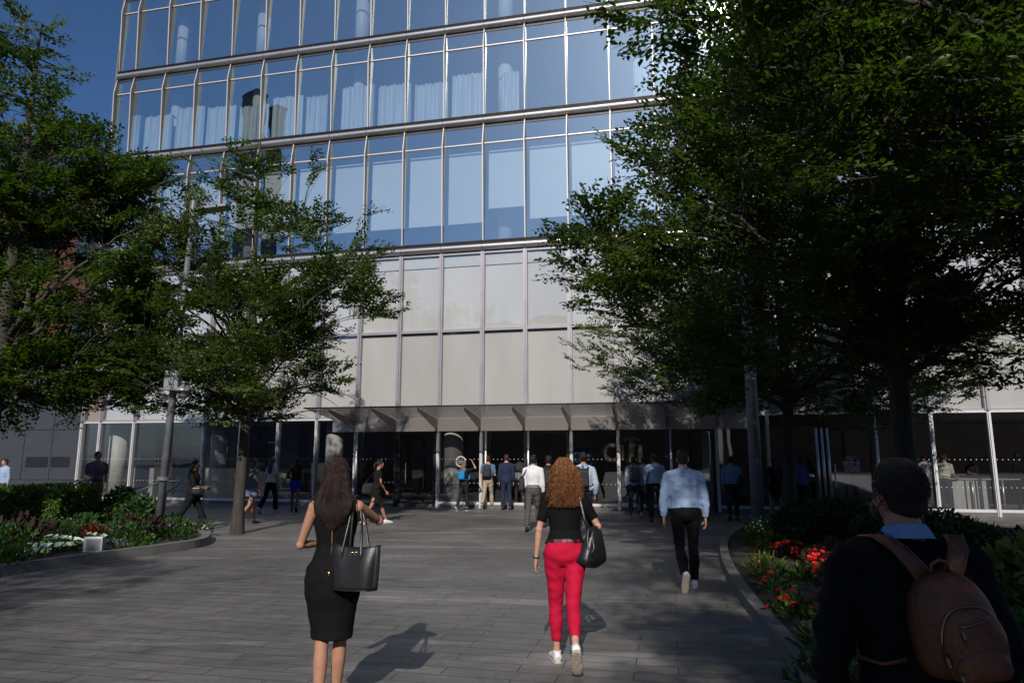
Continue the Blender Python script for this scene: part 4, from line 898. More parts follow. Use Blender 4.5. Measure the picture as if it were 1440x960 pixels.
    def trousers(s, c, length=1.93, loose=.016, hemw=.02, top=.10, m=None, wr=.006, name='trousers', belt=None, hipx=0):
        m = m or cloth(c); mb = MB(); s.torso(mb, -.11, top, lambda z: .013 + hipx * math.exp(-((z + .06) / .085) ** 2))
        for i in (0, 1):
            sg = -1 if i == 0 else 1; s.legtube(mb, i, length, lambda t, r: r + loose * .5 + hipx * .55 * max(0, 1 - t * .7) + (hemw * max(0, t - .9)) + (.004 if t < .6 else 0)); s.ball(mb, s.leg[i][1], .058 + loose * .3)
            s.ball(mb, s.c(-.02, -.05) + V((sg * .072 * s.wide, 0, 0)), (.09 * s.wide + hipx * .5, .082 + hipx * .1, .13)); s.ball(mb, s.leg[i][0].lerp(s.leg[i][1], .2) + V((0, -.01, 0)), (.088, .093, .20)); s.ball(mb, s.leg[i][0].lerp(s.leg[i][1], .45) + V((0, -.004, 0)), (.08, .084, .2))
        o = fuse(name, mb, s.vox, m, s.e, smooth=int(3 + .14 / s.vox) * (3 if s.vox < .007 else 1), wrinkle=wr_fn(wr, s.seed + 3))
        if belt:
            mb = MB(); s.torso(mb, top - .034, top + .002, .016 + (.004 if s.vox < .01 else .008)); mb.build('belt', belt, s.e, smooth=False)
        return o
    def skirt(s, c, z0=.1, z1=-.38, w1=.02, m=None, name='skirt', wr=.004, flare=.0):
        m = m or cloth(c); mb = MB(); kx = (s.leg[0][1] + s.leg[1][1]) / 2 - s.pel; pts = [s.c(z0, .0), s.c(0, -.016), s.c(-.07, -.016), s.c(-.16, -.008)]; W = 1.0
        rad = [(.145, .10), (.19, .132), (.193, .135), (.18 + flare * .4, .125 + flare * .4)]
        dz = z1 + .16
        pts += [V((0, kx.y * .45, .95 - .16 + dz * .5)), V((0, kx.y * .8, .95 + z1))]; rad += [(.165 + flare * .7, .115 + flare * .7), (.145 + flare, .105 + flare + abs(s.leg[0][1].y - s.leg[1][1].y) * .3)]
        s.ringtube(mb, pts, rad, n=20)
        for sg in (-1, 1): s.ball(mb, s.c(-.04, -.055) + V((sg * .078, 0, 0)), (.092, .086, .1))
        return fuse(name, mb, s.vox, m, s.e, smooth=3, wrinkle=wr_fn(wr, s.seed + 5, 6, 5))
    def shoes(s, m, sole=None, heel=0.0, high=False):
        for i in (0, 1):
            j2, fd = s.leg[i][2], s.leg[i][3]; up = V((0, -fd.z * -1, 0)); side = V((1, 0, 0)); upv = side.cross(fd).normalized(); upv = upv if upv.z > 0 else -upv
            if abs(fd.z) > .95: upv = V((0, -1, 0)) if False else upv
            b = j2 - upv * .052; mb = MB(); P = lambda a, z: b + fd * a + upv * z
            s.ringtube(mb, [P(-.068, .004), P(-.055, .01), P(0, .014), P(.06, .006), P(.12, -.004), P(.17, -.01), P(.198, -.012)], [(.022, .026), (.035, .042), (.038, .048), (.041, .036), (.045, .027), (.038, .021), (.016, .012)], n=14)
            if high: s.ringtube(mb, [P(-.01, .02), j2 + upv * .03], [.042, .044])
            else: s.ringtube(mb, [P(-.012, .02), P(-.012, .062)], [(.035, .045), (.038, .045)])
            sh = fuse('shoe', mb, max(.006, s.vox * .6), m, s.e, smooth=2)
            mb = MB(); s.ringtube(mb, [P(-.078, -.03), P(-.06, -.03), P(0, -.03), P(.06, -.031), P(.12, -.033), P(.175, -.033), P(.208, -.03)], [(.02, .011), (.038, .013), (.037, .012), (.042, .012), (.049, .012), (.042, .012), (.014, .009)], n=12); mb.build('sole', sole or black_sh, sh, smooth=True)
    def hair(s, style, c, m=None):
        m = m or hair_m(c); mb = MB(); Hc = s.head; Rm = s.Rh; P = lambda x, y, z: Hc + Rm @ V((x, y, z))
        vox = max(.007, s.vox * .7); inv = Rm.inverted(); Hx = s.X(Hc); k = s.k
        def carve(co):
            q = inv @ ((co - Hx) / k)
            lim = .045 + .25 * max(0, q.z - .02) + (0 if style == 'short' else -.0)
            if q.y > lim and q.z < .075: q.y = lim + (q.y - lim) * .12
            if style == 'short' and q.z < -.02 and q.y > -.02:
                q.x *= .86
            return Hx + (Rm @ q) * k
        s.ball(mb, P(0, -.014, .026), (.081, .098, .1), Rm, 18)
        if style == 'short':
            s.ball(mb, P(0, -.045, -.025), (.066, .056, .062), Rm)
            s.ball(mb, P(.02, .03, .095), (.05, .045, .03), Rm)
        elif style == 'long':
            s.ringtube(mb, [P(0, -.04, .04), P(0, -.07, -.04), s.c(.56, -.085), s.c(.47, -.10), s.c(.38, -.115), s.c(.29, -.115)], [(.08, .06), (.088, .05), (.09, .045), (.098, .04), (.09, .032), (.06, .02)], n=14)
        elif style == 'bob':
            s.ringtube(mb, [P(0, -.03, .04), P(0, -.05, -.04), P(0, -.06, -.11), P(0, -.06, -.15)], [(.082, .07), (.092, .066), (.092, .055), (.08, .045)], n=14)
        elif style == 'tail':
            s.ball(mb, P(0, -.115, .03), .03); s.ringtube(mb, [P(0, -.11, .03), P(0, -.15, -.02), P(0, -.15, -.10), P(0, -.13, -.17)], [.022, .032, .03, .012])
        return fuse('hair', mb, vox, m, s.e, smooth=2, post=carve, wrinkle=(lambda co: .005 * noise.noise(V((co.x * 60, co.y * 60, co.z * 8)))))
    def eyes(s):
        for sg in (-1, 1):
            mb = MB(); p = s.head + s.Rh @ V((sg * .031, .074, .004)); mb.ball(s.X(p), .013 * s.k, 10); e = mb.build('eye', mat('eye_white', (.6, .58, .55), .3), s.e, smooth=True)
            mb = MB(); p = s.head + s.Rh @ V((sg * .031, .083, .004)); mb.ball(s.X(p), .0065 * s.k, 8); mb.build('iris', mat('iris', (.04, .025, .015), .2), e, smooth=True)
            mb = MB(); p = s.head + s.Rh @ V((sg * .031, .082, .026)); mb.ball(s.X(p), V((.017, .006, .004)) * s.k, 8, rot=s.Rh); mb.build('eyebrow', mat('brow', (.03, .02, .015), .8), s.e, smooth=True)
        mb = MB(); p = s.head + s.Rh @ V((0, .094, -.063)); mb.ball(s.X(p), V((.022, .004, .006)) * s.k, 10, rot=s.Rh); mb.build('mouth', mat('lips', (.32, .1, .09), .5), s.e, smooth=True)

def carried(s, name, label, cat):
    e = empty(name, s.e.location, s.e.rotation_euler.z, label, cat); return e
def strap_ribbon(mb, pts, wd, th, across=(1, 0, 0)):
    mb.tube(pts, [(wd / 2, th)] * len(pts), side=across, n=8)
def superbox(mb, c, w, d, h, n=28, ex=.35, taper=.85, rings=9, lean=V((0, 0, 0)), topk=.0):
    """rounded bag body from bottom to top"""
    zs = [-.5 + i / (rings - 1) for i in range(rings)]; base = len(mb.v)
    for z in zs:
        e = max(0, abs(z) - .32) / .18; sh = math.sqrt(max(0.02, 1 - e ** 2)); tw = 1 - (1 - taper) * (z + .5) ** 2
        for j in range(n):
            a = 2 * math.pi * j / n; ca, sa = math.cos(a), math.sin(a); x = math.copysign(abs(ca) ** ex, ca) * w / 2 * tw * (.6 + .4 * sh); y = math.copysign(abs(sa) ** ex, sa) * d / 2 * (.35 + .65 * sh) * tw
            mb.v.append(tuple(V(c) + V((x, y, z * h)) + lean * z))
    for k in range(rings - 1):
        for j in range(n): a0 = base + k * n + j; a1 = base + k * n + (j + 1) % n; mb.f.append((a0, a1, a1 + n, a0 + n)); mb.mi.append(0)
    mb.f.append(tuple(base + j for j in range(n - 1, -1, -1))); mb.f.append(tuple(base + (rings - 1) * n + j for j in range(n))); mb.mi += [0, 0]
def backpack(s, label, m, m2=None, w=.29, h=.42, d=.15, zc=.27, yo=0, both=True, pocket=True, xo=0, straps=True):
    m2 = m2 or m; e = carried(s, 'backpack', label, 'backpack'); k = s.k; back = -.105 * s.wide - d / 2 - .02
    c = s.X(s.c(zc, back + yo) + V((xo, 0, 0))); mb = MB(); superbox(mb, c, w * k, d * k, h * k); o = mb.build('bag_body', m, e, smooth=True)
    if pocket: mb = MB(); superbox(mb, c + V((0, -d * k * .52, -h * k * .18)), w * .78 * k, .06 * k, h * .45 * k); mb.build('front_pocket', m2, e, smooth=True)
    mb = MB(); mb.tube([c + V((-.03, d * .3, h * .48)) * k, c + V((-.02, d * .3, h * .56)) * k, c + V((.02, d * .3, h * .56)) * k, c + V((.03, d * .3, h * .48)) * k], .008 * k, n=8); mb.build('top_handle', m2, e, smooth=True)
    if straps:
        for sg in (-1, 1):
            if not both and sg < 0: continue
            f = lambda z, y, x: s.X(s.c(z, y) + V((sg * x + xo * .4, 0, 0)))
            wdt = s.wide
            mb = MB(); strap_ribbon(mb, [f(zc + h * .35, -.12 * wdt, .06), f(.455, -.118, .085), f(.512, -.04, .105), f(.50, .05, .11), f(.42, .115 * wdt, .115), f(.3, .145 * wdt, .125), f(.16, .11 * wdt, .155 * wdt), f(.12, 0, .178 * wdt), f(.13, -.11 * wdt, .12)], .05 * k, .007 * k); mb.build('shoulder_strap', m2, e, smooth=True)
    return e
def satchel(s, label, m, side=1, zc=-.0, w=.1, d=.3, h=.28, yo=-.02, name='shoulder_bag', strap=True, xo=.25):
    e = carried(s, name, label, 'bag'); k = s.k; c = s.X(s.c(zc, yo) + V((side * xo, 0, 0))); mb = MB(); superbox(mb, c, w * k, d * k, h * k, taper=.8); mb.build('bag_body', m, e, smooth=True)
    if strap:
        mb = MB(); sp = s.X(s.c(.515, -.01) + V((side * .13, 0, 0))); mb.tube([c + V((0, -d * .4, h * .4)) * k, sp + V((.02 * side, -.07, -.07)) * k, sp + V((0, 0, .02)) * k, sp + V((.02 * side, .08, -.07)) * k, c + V((0, d * .4, h * .4)) * k], [(.012 * k, .004)] * 5, side=(1, 0, 0), n=6); mb.build('strap', m, e, smooth=True)
    return e
WALK = lambda a=.35, b=.35: [(a, .12, .02, 0), (-b, .35, .02, .75)]
WALK2 = lambda a=.35, b=.35: [(-b, .35, .02, .75), (a, .12, .02, 0)]
STAND = [(.03, .03, .05, 0), (-.03, .03, .05, 0)]
DN = [((-.12, -.05, -1), (-.02, .12, -1)), ((.12, .05, -1), (.02, .25, -1))]
# ---- four people near the viewer
hv = hair_m((.016, .008, .007))
def strands(name, paths, r, m, parent):
    return link(name, tubes_mesh(name, [(np.array([tuple(q) for q in p]), np.linspace(r, r * .35, len(p))) for p in paths], 4), m, parent, smooth=True)
# woman in the black dress
gp = G(461, 1004)
P1 = Person('woman in sleeveless black dress with gold back zip and long dark brown hair', (gp.x, gp.y, 0), R(2), 1.70, True, 'tan', .02, [(-.07, .2, -.075, .35), (.11, .12, -.075, 0)],
            [((-.32, .08, -.93), (.5, .82, -.05)), ((.40, .80, -.42), (-.62, .75, .1))], yaw=R(2), tilt=R(-4), vox=.0075, seed=1)
P1.body(.7)
mb = MB(); P1.torso(mb, -.02, .455, lambda z: .010 if z < .36 else .004)
for sg in (-1, 1): P1.ringtube(mb, [P1.c(.40, -.02) + V((sg * .095, 0, 0)), P1.c(.47, -.01) + V((sg * .10, 0, 0)), P1.c(.51, -.005) + V((sg * .088, 0, 0))], [(.056, .088), (.05, .068), (.034, .052)])
P1.ringtube(mb, [P1.c(.10, 0), P1.c(.02, -.016), P1.c(-.05, -.018), P1.c(-.14, -.012), P1.c(-.26, .002), P1.c(-.38, .01), P1.c(-.45, .012)], [(.142, .10), (.188, .13), (.20, .138), (.194, .13), (.172, .114), (.15, .104), (.145, .104)], n=24)
for sg in (-1, 1): P1.ball(mb, P1.c(-.045, -.06) + V((sg * .078, 0, 0)), (.09, .082, .1))
dress = fuse('dress', mb, .0075, cloth((.007, .0062, .0065), .8), P1.e, smooth=3, wrinkle=wr_fn(.0058, 4, 5, 11))
zp = MB(); 
def back_at(P, z, off): return P.X(P.c(z, -np.interp(z, [t[0] for t in P.tor], [t[2] for t in P.tor]) + np.interp(z, [t[0] for t in P.tor], [t[3] for t in P.tor]) - off))
zp.tube([back_at(P1, z, .0135) for z in (.44, .38, .32, .25, .18, .12)], [(.0045, .002)] * 6, side=(1, 0, 0), n=6); zp.tube([back_at(P1, z, .022) for z in (.03, 0, -.02)], [(.004, .002)] * 3, side=(1, 0, 0), n=6); zp.build('zip', gold_m, dress, smooth=True)
P1.shoes(black_sh)
mb = MB(); P1.ball(mb, P1.head + V((0, -.016, .026)), (.082, .1, .098), None, 20)
P1.ringtube(mb, [P1.head + V((0, -.05, .04)), P1.head + V((0, -.08, -.05)), P1.c(.55, -.098), P1.c(.46, -.112), P1.c(.40, -.12), P1.c(.35, -.115), P1.c(.32, -.105)], [(.078, .055), (.09, .045), (.118, .042), (.142, .036), (.125, .028), (.08, .02), (.03, .01)], n=16)
hq = P1.X(P1.head)
def carve1(co):
    q = co - hq
    if q.y > .04 and q.z < .07: q.y = .04 + (q.y - .04) * .1
    return hq + q
hr = fuse('hair', mb, .008, hv, P1.e, smooth=2, post=carve1, wrinkle=lambda co: .006 * noise.noise(V((co.x * 45, co.y * 45, co.z * 6))))
rh = random.Random(2); ps = []
for i in range(620):
    a = rh.uniform(-1, 1); top = rh.uniform(-.2, 1) if rh.random() < .5 else rh.uniform(.7, 1); hd_ = P1.head
    th = a * 1.5; z = .09 * top; r = math.sqrt(max(0, 1 - (z / .1) ** 2)); p0 = hd_ + V((.084 * math.sin(th) * r, -.016 - .102 * math.cos(th) * r, .026 + z))
    xs = a * rh.uniform(.6, 1.05); ln = rh.uniform(.24, .36) * (1 - .25 * abs(xs)); ph = rh.uniform(0, 6); pp = [p0, hd_ + V((.088 * xs, -.118 + .05 * xs * xs, -.02))]
    for j in range(1, 9):
        t = j / 8; zz = .60 - ln * t * .9; wv = .009 * math.sin(t * 9 + ph) * t; pp.append(P1.c(zz, -.125 - .012 * math.sin(t * 3) + .045 * xs * xs * (1 - .3 * t) + rh.uniform(-.003, .003)) + V(((.09 + .062 * math.sin(t * 2.6)) * xs * (1 - .35 * max(0, t - .6)) + wv, 0, 0)))
    ps.append([P1.X(q) for q in pp])
for i in range(90):
    p0 = list(rh.choice(ps)); j = rh.randint(2, 7); dx = rh.uniform(-.012, .012); dy = -rh.uniform(.004, .016)
    ps.append([q + V((dx * (n_i / len(p0)) * 2, dy * math.sin(n_i * .5), 0)) for n_i, q in enumerate(p0[:j + 3])])
strands('hair_strands', ps, .0030, hair_m((.028, .013, .010)), hr)
mb = MB(); ck = P1.head + V((0, -.118, .015))
for sg in (-1, 1): mb.tube([P1.X(P1.head + V((sg * .08, -.04, .04))), P1.X(P1.head + V((sg * .05, -.10, .035))), P1.X(ck)], [.003, .006, .008], n=8)
mb.build('hair_twist', hv, hr, smooth=True)
# folded white thing in her left hand
a2 = P1.arm[0][2]; mb = MB(); mb.box(-.035, .035, -.06, .06, -.012, .012); o = mb.build('phone', mat('phone_white', (.6, .6, .6), .3), None, bevel=.004); q = P1.e.matrix_basis @ P1.X(a2 + P1.arm[0][4] * .1 + V((0, 0, .015))); o.location = q; o.rotation_euler = (.2, .3, .9); tag(o, 'white phone in the left hand of the woman in the black dress', 'phone')
# tote
e = carried(P1, 'tote_bag', 'smooth black leather tote hanging from the right shoulder of the woman in the black dress', 'bag'); k = P1.k
def tote(mb, c, wt, wb, hh, d, rz):
    M_ = Matrix.Rotation(rz, 4, 'Z'); nx, nz = 14, 9
    def pt(u, v, sd):       # u 0..1 across, v 0..1 up
        wd = lerp(wb, wt, v); x = (u - .5) * wd; bul = d / 2 * (1 - v ** 2 * .82) * (1 - (abs(2 * u - 1)) ** 6 * .8) ; y = sd * bul + .01 * math.sin(u * 6.3) * v; z = (v - .5) * hh - .02 * v * math.sin(u * 3.14) ; return V(c) + (M_ @ V((x, y, z)))
    i0 = len(mb.v)
    for sd in (-1, 1):
        for a in range(nz + 1):
            for b in range(nx + 1): mb.v.append(tuple(pt(b / nx, a / nz, sd)))
    n1 = (nz + 1) * (nx + 1); idx = lambda sd, a, b: i0 + sd * n1 + a * (nx + 1) + b
    for a in range(nz):
        for b in range(nx): mb.f.append((idx(0, a, b), idx(0, a, b + 1), idx(0, a + 1, b + 1), idx(0, a + 1, b))); mb.f.append((idx(1, a, b + 1), idx(1, a, b), idx(1, a + 1, b), idx(1, a + 1, b + 1))); mb.mi += [0, 0]
        for b in (0, nx): mb.f.append((idx(0, a, b), idx(0, a + 1, b), idx(1, a + 1, b), idx(1, a, b))); mb.mi.append(0)
    for b in range(nx): mb.f.append((idx(0, 0, b), idx(1, 0, b), idx(1, 0, b + 1), idx(0, 0, b + 1))); mb.mi.append(0)
    return lambda u, v, sd: pt(u, v, sd)
tc = P1.X(P1.c(.05, -.17) + V((.185, 0, -.0))); mb = MB(); PT = tote(mb, tc, .36 * k, .32 * k, .30 * k, .15 * k, R(-14)); mb.build('bag_body', leather, e, smooth=True)
mb = MB(); mb.tube([PT(i / 10, .985, -1) for i in range(11)], .005, n=6); mb.tube([PT(0, i / 8, -1) for i in range(9)], .004, n=6); mb.tube([PT(1, i / 8, -1) for i in range(9)], .004, n=6); mb.tube([PT(i / 10, .015, -1) for i in range(11)], .005, n=6); mb.build('piping', leather, e, smooth=True)
shp = P1.X(P1.c(.50, -.01) + V((.145, 0, 0)))
for sd, uu in ((-1, (.24, .66)), (1, (.3, .74))):
    a, b = PT(uu[0], .8, sd), PT(uu[1], .8, sd); mb = MB(); mb.tube([a + V((0, -.006 * -sd, -.06)), a + V((0, .004 * sd, .02)), a.lerp(shp, .6) + V((-.005, -.03, 0)), shp + V((-.012, -.045, .005)), shp + V((0, 0, .024)), shp + V((.012, .04, .0)), b.lerp(shp, .55) + V((.02, .02, 0)), b + V((0, .004 * sd, .02)), b + V((0, -.006 * -sd, -.06))], [(.0085, .0035)] * 9, side=(1, .3, 0), n=8); mb.build('strap', leather, e, smooth=True)
mb = MB(); q = PT(.5, .86, -1)
for dx in (-.014, .012): mb.tube([q + V((dx + .012 * math.cos(a), -.008, .011 * math.sin(a))) for a in [i * .7 for i in range(8)]], .003, n=6)
mb.build('clasp', gold_m, e, smooth=True)

# woman in red trousers
gp = G(800, 946)
P2 = Person('woman in bright red trousers and black top with curly auburn hair', (gp.x, gp.y + .25, 0), R(3), 1.70, True, 'light', .03, [(.14, .10, -.02, 0), (-.32, .50, -.10, .95)],
            [((-.24, .0, -.97), (-.10, .14, -.98)), ((.46, -.12, -.86), (-.05, .95, .1))], yaw=R(8), tilt=R(-3), vox=.0065, seed=5)
P2.body(.55)
P2.top((.007, .0065, .007), .74, .035, .012, .50, wr=.003, name='top')
P2.trousers((.62, .006, .035), 1.80, .016, -.002, .07, wr=.008, hipx=.017, m=mat('red_wool', (.46, .003, .032), .8, var=.12, vscale=10, bump=.12, bscale=240, spec=.25))
mb = MB(); P2.torso(mb, .048, .08, .022); P2b = mb.build('belt', leather, P2.e)
mb = MB()
for x in (-.105, -.05, .0, .05, .105):
    yb = -math.sqrt(max(0, 1 - (x / .165) ** 2)) * .133; mb.tube([P2.X(P2.c(.042, yb - .004) + V((x, 0, 0))), P2.X(P2.c(.088, yb - .003) + V((x, 0, 0)))], [(.0065, .0028)] * 2, side=(1, 0, 0), n=6)
mb.build('belt_loop', mat('red_wool', (.6, .004, .03)), P2b)
P2.shoes(white_sh, mat('sole_grip', (.42, .36, .28), .85, var=.2, vscale=40, bump=.6, bscale=60))
mb = MB(); q = P2.arm[0]; wpt = q[2] - q[4] * .005; mb.tube([P2.X(wpt - q[4] * .006), P2.X(wpt + q[4] * .006)], .028, n=16)
for i in range(12): a = i * .5236; mb.ball(P2.X(wpt) + V((.027 * math.cos(a), .024 * math.sin(a), 0)), .0055, 6)
mb.build('bracelet', black_sh, P2.e, smooth=True)
hc = (.17, .062, .022); H2 = P2.head; mb = MB(); P2.ball(mb, H2 + V((0, -.012, .026)), (.082, .094, .093), None, 18)
P2.ringtube(mb, [H2 + V((0, -.04, .05)), H2 + V((0, -.065, -.03)), P2.c(.575, -.08), P2.c(.50, -.095), P2.c(.45, -.10), P2.c(.42, -.09)], [(.08, .05), (.096, .048), (.112, .042), (.116, .036), (.10, .03), (.05, .015)], n=16)
hq2 = P2.X(H2)
def carve2(co):
    q = co - hq2
    if q.y > .045 and q.z < .07: q.y = .045 + (q.y - .045) * .1
    return hq2 + q
hr2 = fuse('hair', mb, .009, hair_m((.10, .035, .014)), P2.e, smooth=2, post=carve2, wrinkle=lambda co: .010 * noise.noise(V((co.x * 38, co.y * 38, co.z * 26))))
for tone in range(2):
    ps = []
    for i in range(520):
        a = rh.uniform(-1, 1); top = rh.uniform(-.1, 1) if rh.random() < .4 else rh.uniform(.75, 1.0); th = a * 1.7; z = .092 * top; r = math.sqrt(max(0, 1 - (z / .1) ** 2)); p0 = H2 + V((.089 * math.sin(th) * r, -.012 - .102 * math.cos(th) * r, .03 + z))
        xs = a * rh.uniform(.5, 1.15); ln = rh.uniform(.12, .25); ph = rh.uniform(0, 6.3); dr = 1 if rh.random() > .5 else -1; cr = rh.uniform(.009, .026); lay = rh.uniform(-.022, .008); pp = [p0]
        p1 = H2 + V((.100 * xs, -.110 + .06 * xs * xs + lay * .5, .03)); n_ = 22
        for j in range(1, n_):
            t = j / (n_ - 1)
            if t < .2: b_ = p0.lerp(p1, t / .2)
            else:
                tt = (t - .2) / .8; b_ = p1.lerp(P2.c(.62 - ln * 1.05, -.135 + .07 * xs * xs + lay) + V(((.125) * xs, 0, 0)), tt); b_.x += .03 * xs * math.sin(tt * 2.6)
            c_ = cr * min(1, t * 2.2); an = ph + dr * t * rh.choice((15, 19, 24)); pp.append(b_ + V((c_ * math.cos(an), c_ * math.sin(an) * .8, 0)))
        ps.append([P2.X(q) for q in pp])
    for i in range(50):
        q0 = rh.choice(ps); o_ = V((rh.uniform(-.02, .02), -rh.uniform(.002, .02), rh.uniform(-.01, .012))); ps.append([q + o_ * min(1, n_i / 8) for n_i, q in enumerate(q0)])
    strands('hair_strands', ps, .0033, hair_m([(.10, .034, .014), (.27, .115, .042)][tone]), hr2)
e = carried(P2, 'shoulder_bag', 'soft black bag on the right shoulder of the woman in red trousers', 'bag'); k = P2.k
bc = P2.X(P2.c(.03, -.03) + V((.245, 0, 0))); mb = MB(); i0 = len(mb.v)
superbox(mb, (0, 0, 0), .13, .30, .34, taper=.45, ex=.6); Mx = Matrix.Translation(bc) @ Matrix.Rotation(R(-38), 4, 'Z') @ Matrix.Rotation(R(10), 4, 'Y'); mb.v = [tuple(Mx @ V((v[0] * (1.15 - v[2] * 1.6), v[1] * (1.1 - v[2] * 1.5), v[2]))) for v in mb.v]; mb.build('bag_body', leather, e, smooth=True)
sp = P2.X(P2.c(.508, -.01) + V((.115, 0, 0))); mb = MB()
for dy in (-.012, .014): mb.tube([bc + V((-.045, -.11 + dy, .10)), bc.lerp(sp, .5) + V((-.02, -.09 + dy, 0)), sp + V((.01, -.085 + dy, -.06)), sp + V((.0, dy, .024)), sp + V((.015, .08 + dy, -.06)), bc + V((.02, .09 + dy, .12))], [(.013, .004)] * 6, side=(1, 0, 0), n=8)
mb.build('strap', leather, e, smooth=True)
mb = MB(); mb.tube([bc + V((-.06, -.14, .15 - .0)), bc + V((-.075, -.16, .05)), bc + V((-.06, -.165, -.03)), bc + V((-.04, -.17, -.04)), bc + V((-.02, -.165, .0)), bc + V((-.03, -.14, .10))], .005, n=8); mb.build('wrist_loop', mat('grey_strap', (.12, .12, .12), .4), e, smooth=True)

# man in the pale blue shirt
gp = G(970, 828)
P3 = Person('man in a light blue shirt and black trousers walking away with white soles showing', (gp.x, gp.y + .1, 0), R(-2), 1.80, False, 'light', .02, [(-.14, .62, .0, 1.15), (.06, .06, .0, 0)],
            [((-.20, .05, -1), (-.02, .16, -1)), ((.20, -.06, -1), (.02, .12, -1))], yaw=R(-4), vox=.009, seed=9, wide=1.12)
P3.body(.9); P3.top((.30, .40, .58), 1.95, .03, .026, wr=.008, collar=(.32, .42, .6)); P3.trousers((.010, .0095, .010), 1.95, .018, .012, .075, belt=leather, wr=.007); P3.shoes(white_sh, mat('sole_pale', (.5, .42, .32), .85)); P3.hair('short', (.02, .014, .011))
mb = MB(); q = P3.head + V((.079, -.01, -.012)); mb.tube([P3.X(q + V((0, .028 * math.cos(a), .034 * math.sin(a)))) for a in [i * .5 for i in range(11)]], .004, n=6); mb.build('ear_loop', wht, P3.e, smooth=True)

# man with the leather backpack
P4 = Person('man in dark sweater with mask and brown leather backpack, nearest at lower right', (1.305, 2.36, 0), R(-4), 1.695, False, 'tan', .02, STAND, [((-.26, -.05, -1), (-.02, .3, -1)), ((.26, -.05, -1), (.02, .3, -1))], yaw=R(14), vox=.0085, seed=13, wide=1.08)
P4.body(.7); P4.top((.006, .006, .007), 1.98, -.06, .026, .505, wr=.014, name='sweater'); P4.trousers((.012, .013, .018), belt=None)
P4.shoes(black_sh); hr4 = P4.hair('short', (.014, .011, .010))
ps = []
for i in range(1500):
    d = V((rh.gauss(0, 1), rh.gauss(-.3, 1), rh.gauss(.25, .8))).normalized(); 
    if d.y > .45 or d.z < -.75: continue
    s0 = P4.head + P4.Rh @ V((d.x * .081, -.014 + d.y * .098, .026 + d.z * .1)); ps.append([P4.X(s0), P4.X(s0 + (P4.Rh @ (d * .006 + V((0, -.003, -.009)))) )])
strands('hair_strands', ps, .0013, hair_m((.02, .016, .014)), hr4)
mb = MB(); N = 20; cc = P4.c(.538, -.008); pts = [cc + V((.07 * math.cos(a), .068 * math.sin(a), .008 - .012 * math.sin(a))) for a in [6.2832 * q / N for q in range(N + 1)]]
for a, b in zip(pts, pts[1:]):
    o_ = (a - cc); o_.z = 0; o_ = o_.normalized(); ob = (b - cc); ob.z = 0; ob = ob.normalized(); mb.quad(P4.X(a + V((0, 0, .022)) - o_ * .004), P4.X(b + V((0, 0, .022)) - ob * .004), P4.X(b + ob * .022 - V((0, 0, .022))), P4.X(a + o_ * .022 - V((0, 0, .022))))
    mb.quad(P4.X(a + V((0, 0, .022)) - o_ * .004), P4.X(a + V((0, 0, -.03)) - o_ * .004), P4.X(b + V((0, 0, -.03)) - ob * .004), P4.X(b + V((0, 0, .022)) - ob * .004))
mb.build('collar', cloth((.16, .28, .46)), P4.e)
mb = MB(); hp_ = lambda x, y, z: P4.X(P4.head + P4.Rh @ V((x, y, z))); mb.ball(hp_(0, .062, -.055), V((.056, .045, .05)), 16, rot=P4.Rh)
mb.build('mask', blk, P4.e, smooth=True); mb = MB()
for sg in (-1, 1): mb.tube([hp_(sg * .058, .06, -.03), hp_(sg * .076, .02, -.0), hp_(sg * .086, -.012, .0), hp_(sg * .084, -.022, -.025), hp_(sg * .074, .01, -.055), hp_(sg * .058, .055, -.075)], .0022, n=6)
mb.build('ear_loop', blk, P4.e, smooth=True)
brl = mat('tan_leather', (.12, .037, .014), .5, var=.30, vscale=9, bump=.35, bscale=45, spec=.45); brd = mat('leather_edge', (.10, .035, .018), .5, var=.2); zipm = mat('zip_brass', (.18, .15, .11), .35, .9)
e = carried(P4, 'backpack', 'worn brown leather backpack with zipped pockets on the man in the dark sweater', 'backpack'); k = P4.k; c = P4.X(P4.c(.285, -.205) + V((.036, 0, 0)))
Mx = Matrix.Translation(c) @ Matrix.Rotation(R(-9), 4, 'Y') @ Matrix.Diagonal((.76, .78, .76, 1))
def loc4(fn): mb = MB(); fn(mb); mb.v = [tuple(Mx @ V(v)) for v in mb.v]; return mb
def dome_panel(mb, w, h, d, y0, zc=0, n=26, topr=.5, rings=8, pw=2.2):
    """bulging rounded panel facing -Y"""
    base = len(mb.v); m_ = 40
    def outline(a):
        ca, sa = math.cos(a), math.sin(a); ex = .62 if sa > 0 else .42; return V((math.copysign(abs(ca) ** ex, ca) * w / 2 * (1 - .16 * max(0, sa)), 0, math.copysign(abs(sa) ** (.85 if sa > 0 else .45), sa) * h / 2))
    for r in range(rings + 1):
        t = r / rings
        for j in range(m_):
            o_ = outline(2 * math.pi * j / m_); sc = 1 - t ** 1.6 if r else 1; sc = math.cos(t * math.pi / 2) ** .55; y = y0 - d * math.sin(t * math.pi / 2) ** .8
            mb.v.append((o_.x * sc, y, zc + o_.z * sc))
    for r in range(rings):
        for j in range(m_): a = base + r * m_ + j; b = base + r * m_ + (j + 1) % m_; mb.f.append((a, b, b + m_, a + m_)); mb.mi.append(0)
    mb.f.append(tuple(base + rings * m_ + j for j in range(m_))); mb.mi.append(0); mb.f.append(tuple(base + j for j in range(m_ - 1, -1, -1))); mb.mi.append(0)
    return lambda a, off=0: V((outline(a).x * (1 + off), y0, zc + outline(a).z * (1 + off)))
OL = {}
def mk(mb): OL['b'] = dome_panel(mb, .31, .40, .17, .075)
bb = loc4(mk).build('bag_body', brl, e, smooth=True)
def mk(mb): OL['p'] = dome_panel(mb, .235, .265, .055, -.075, -.045)
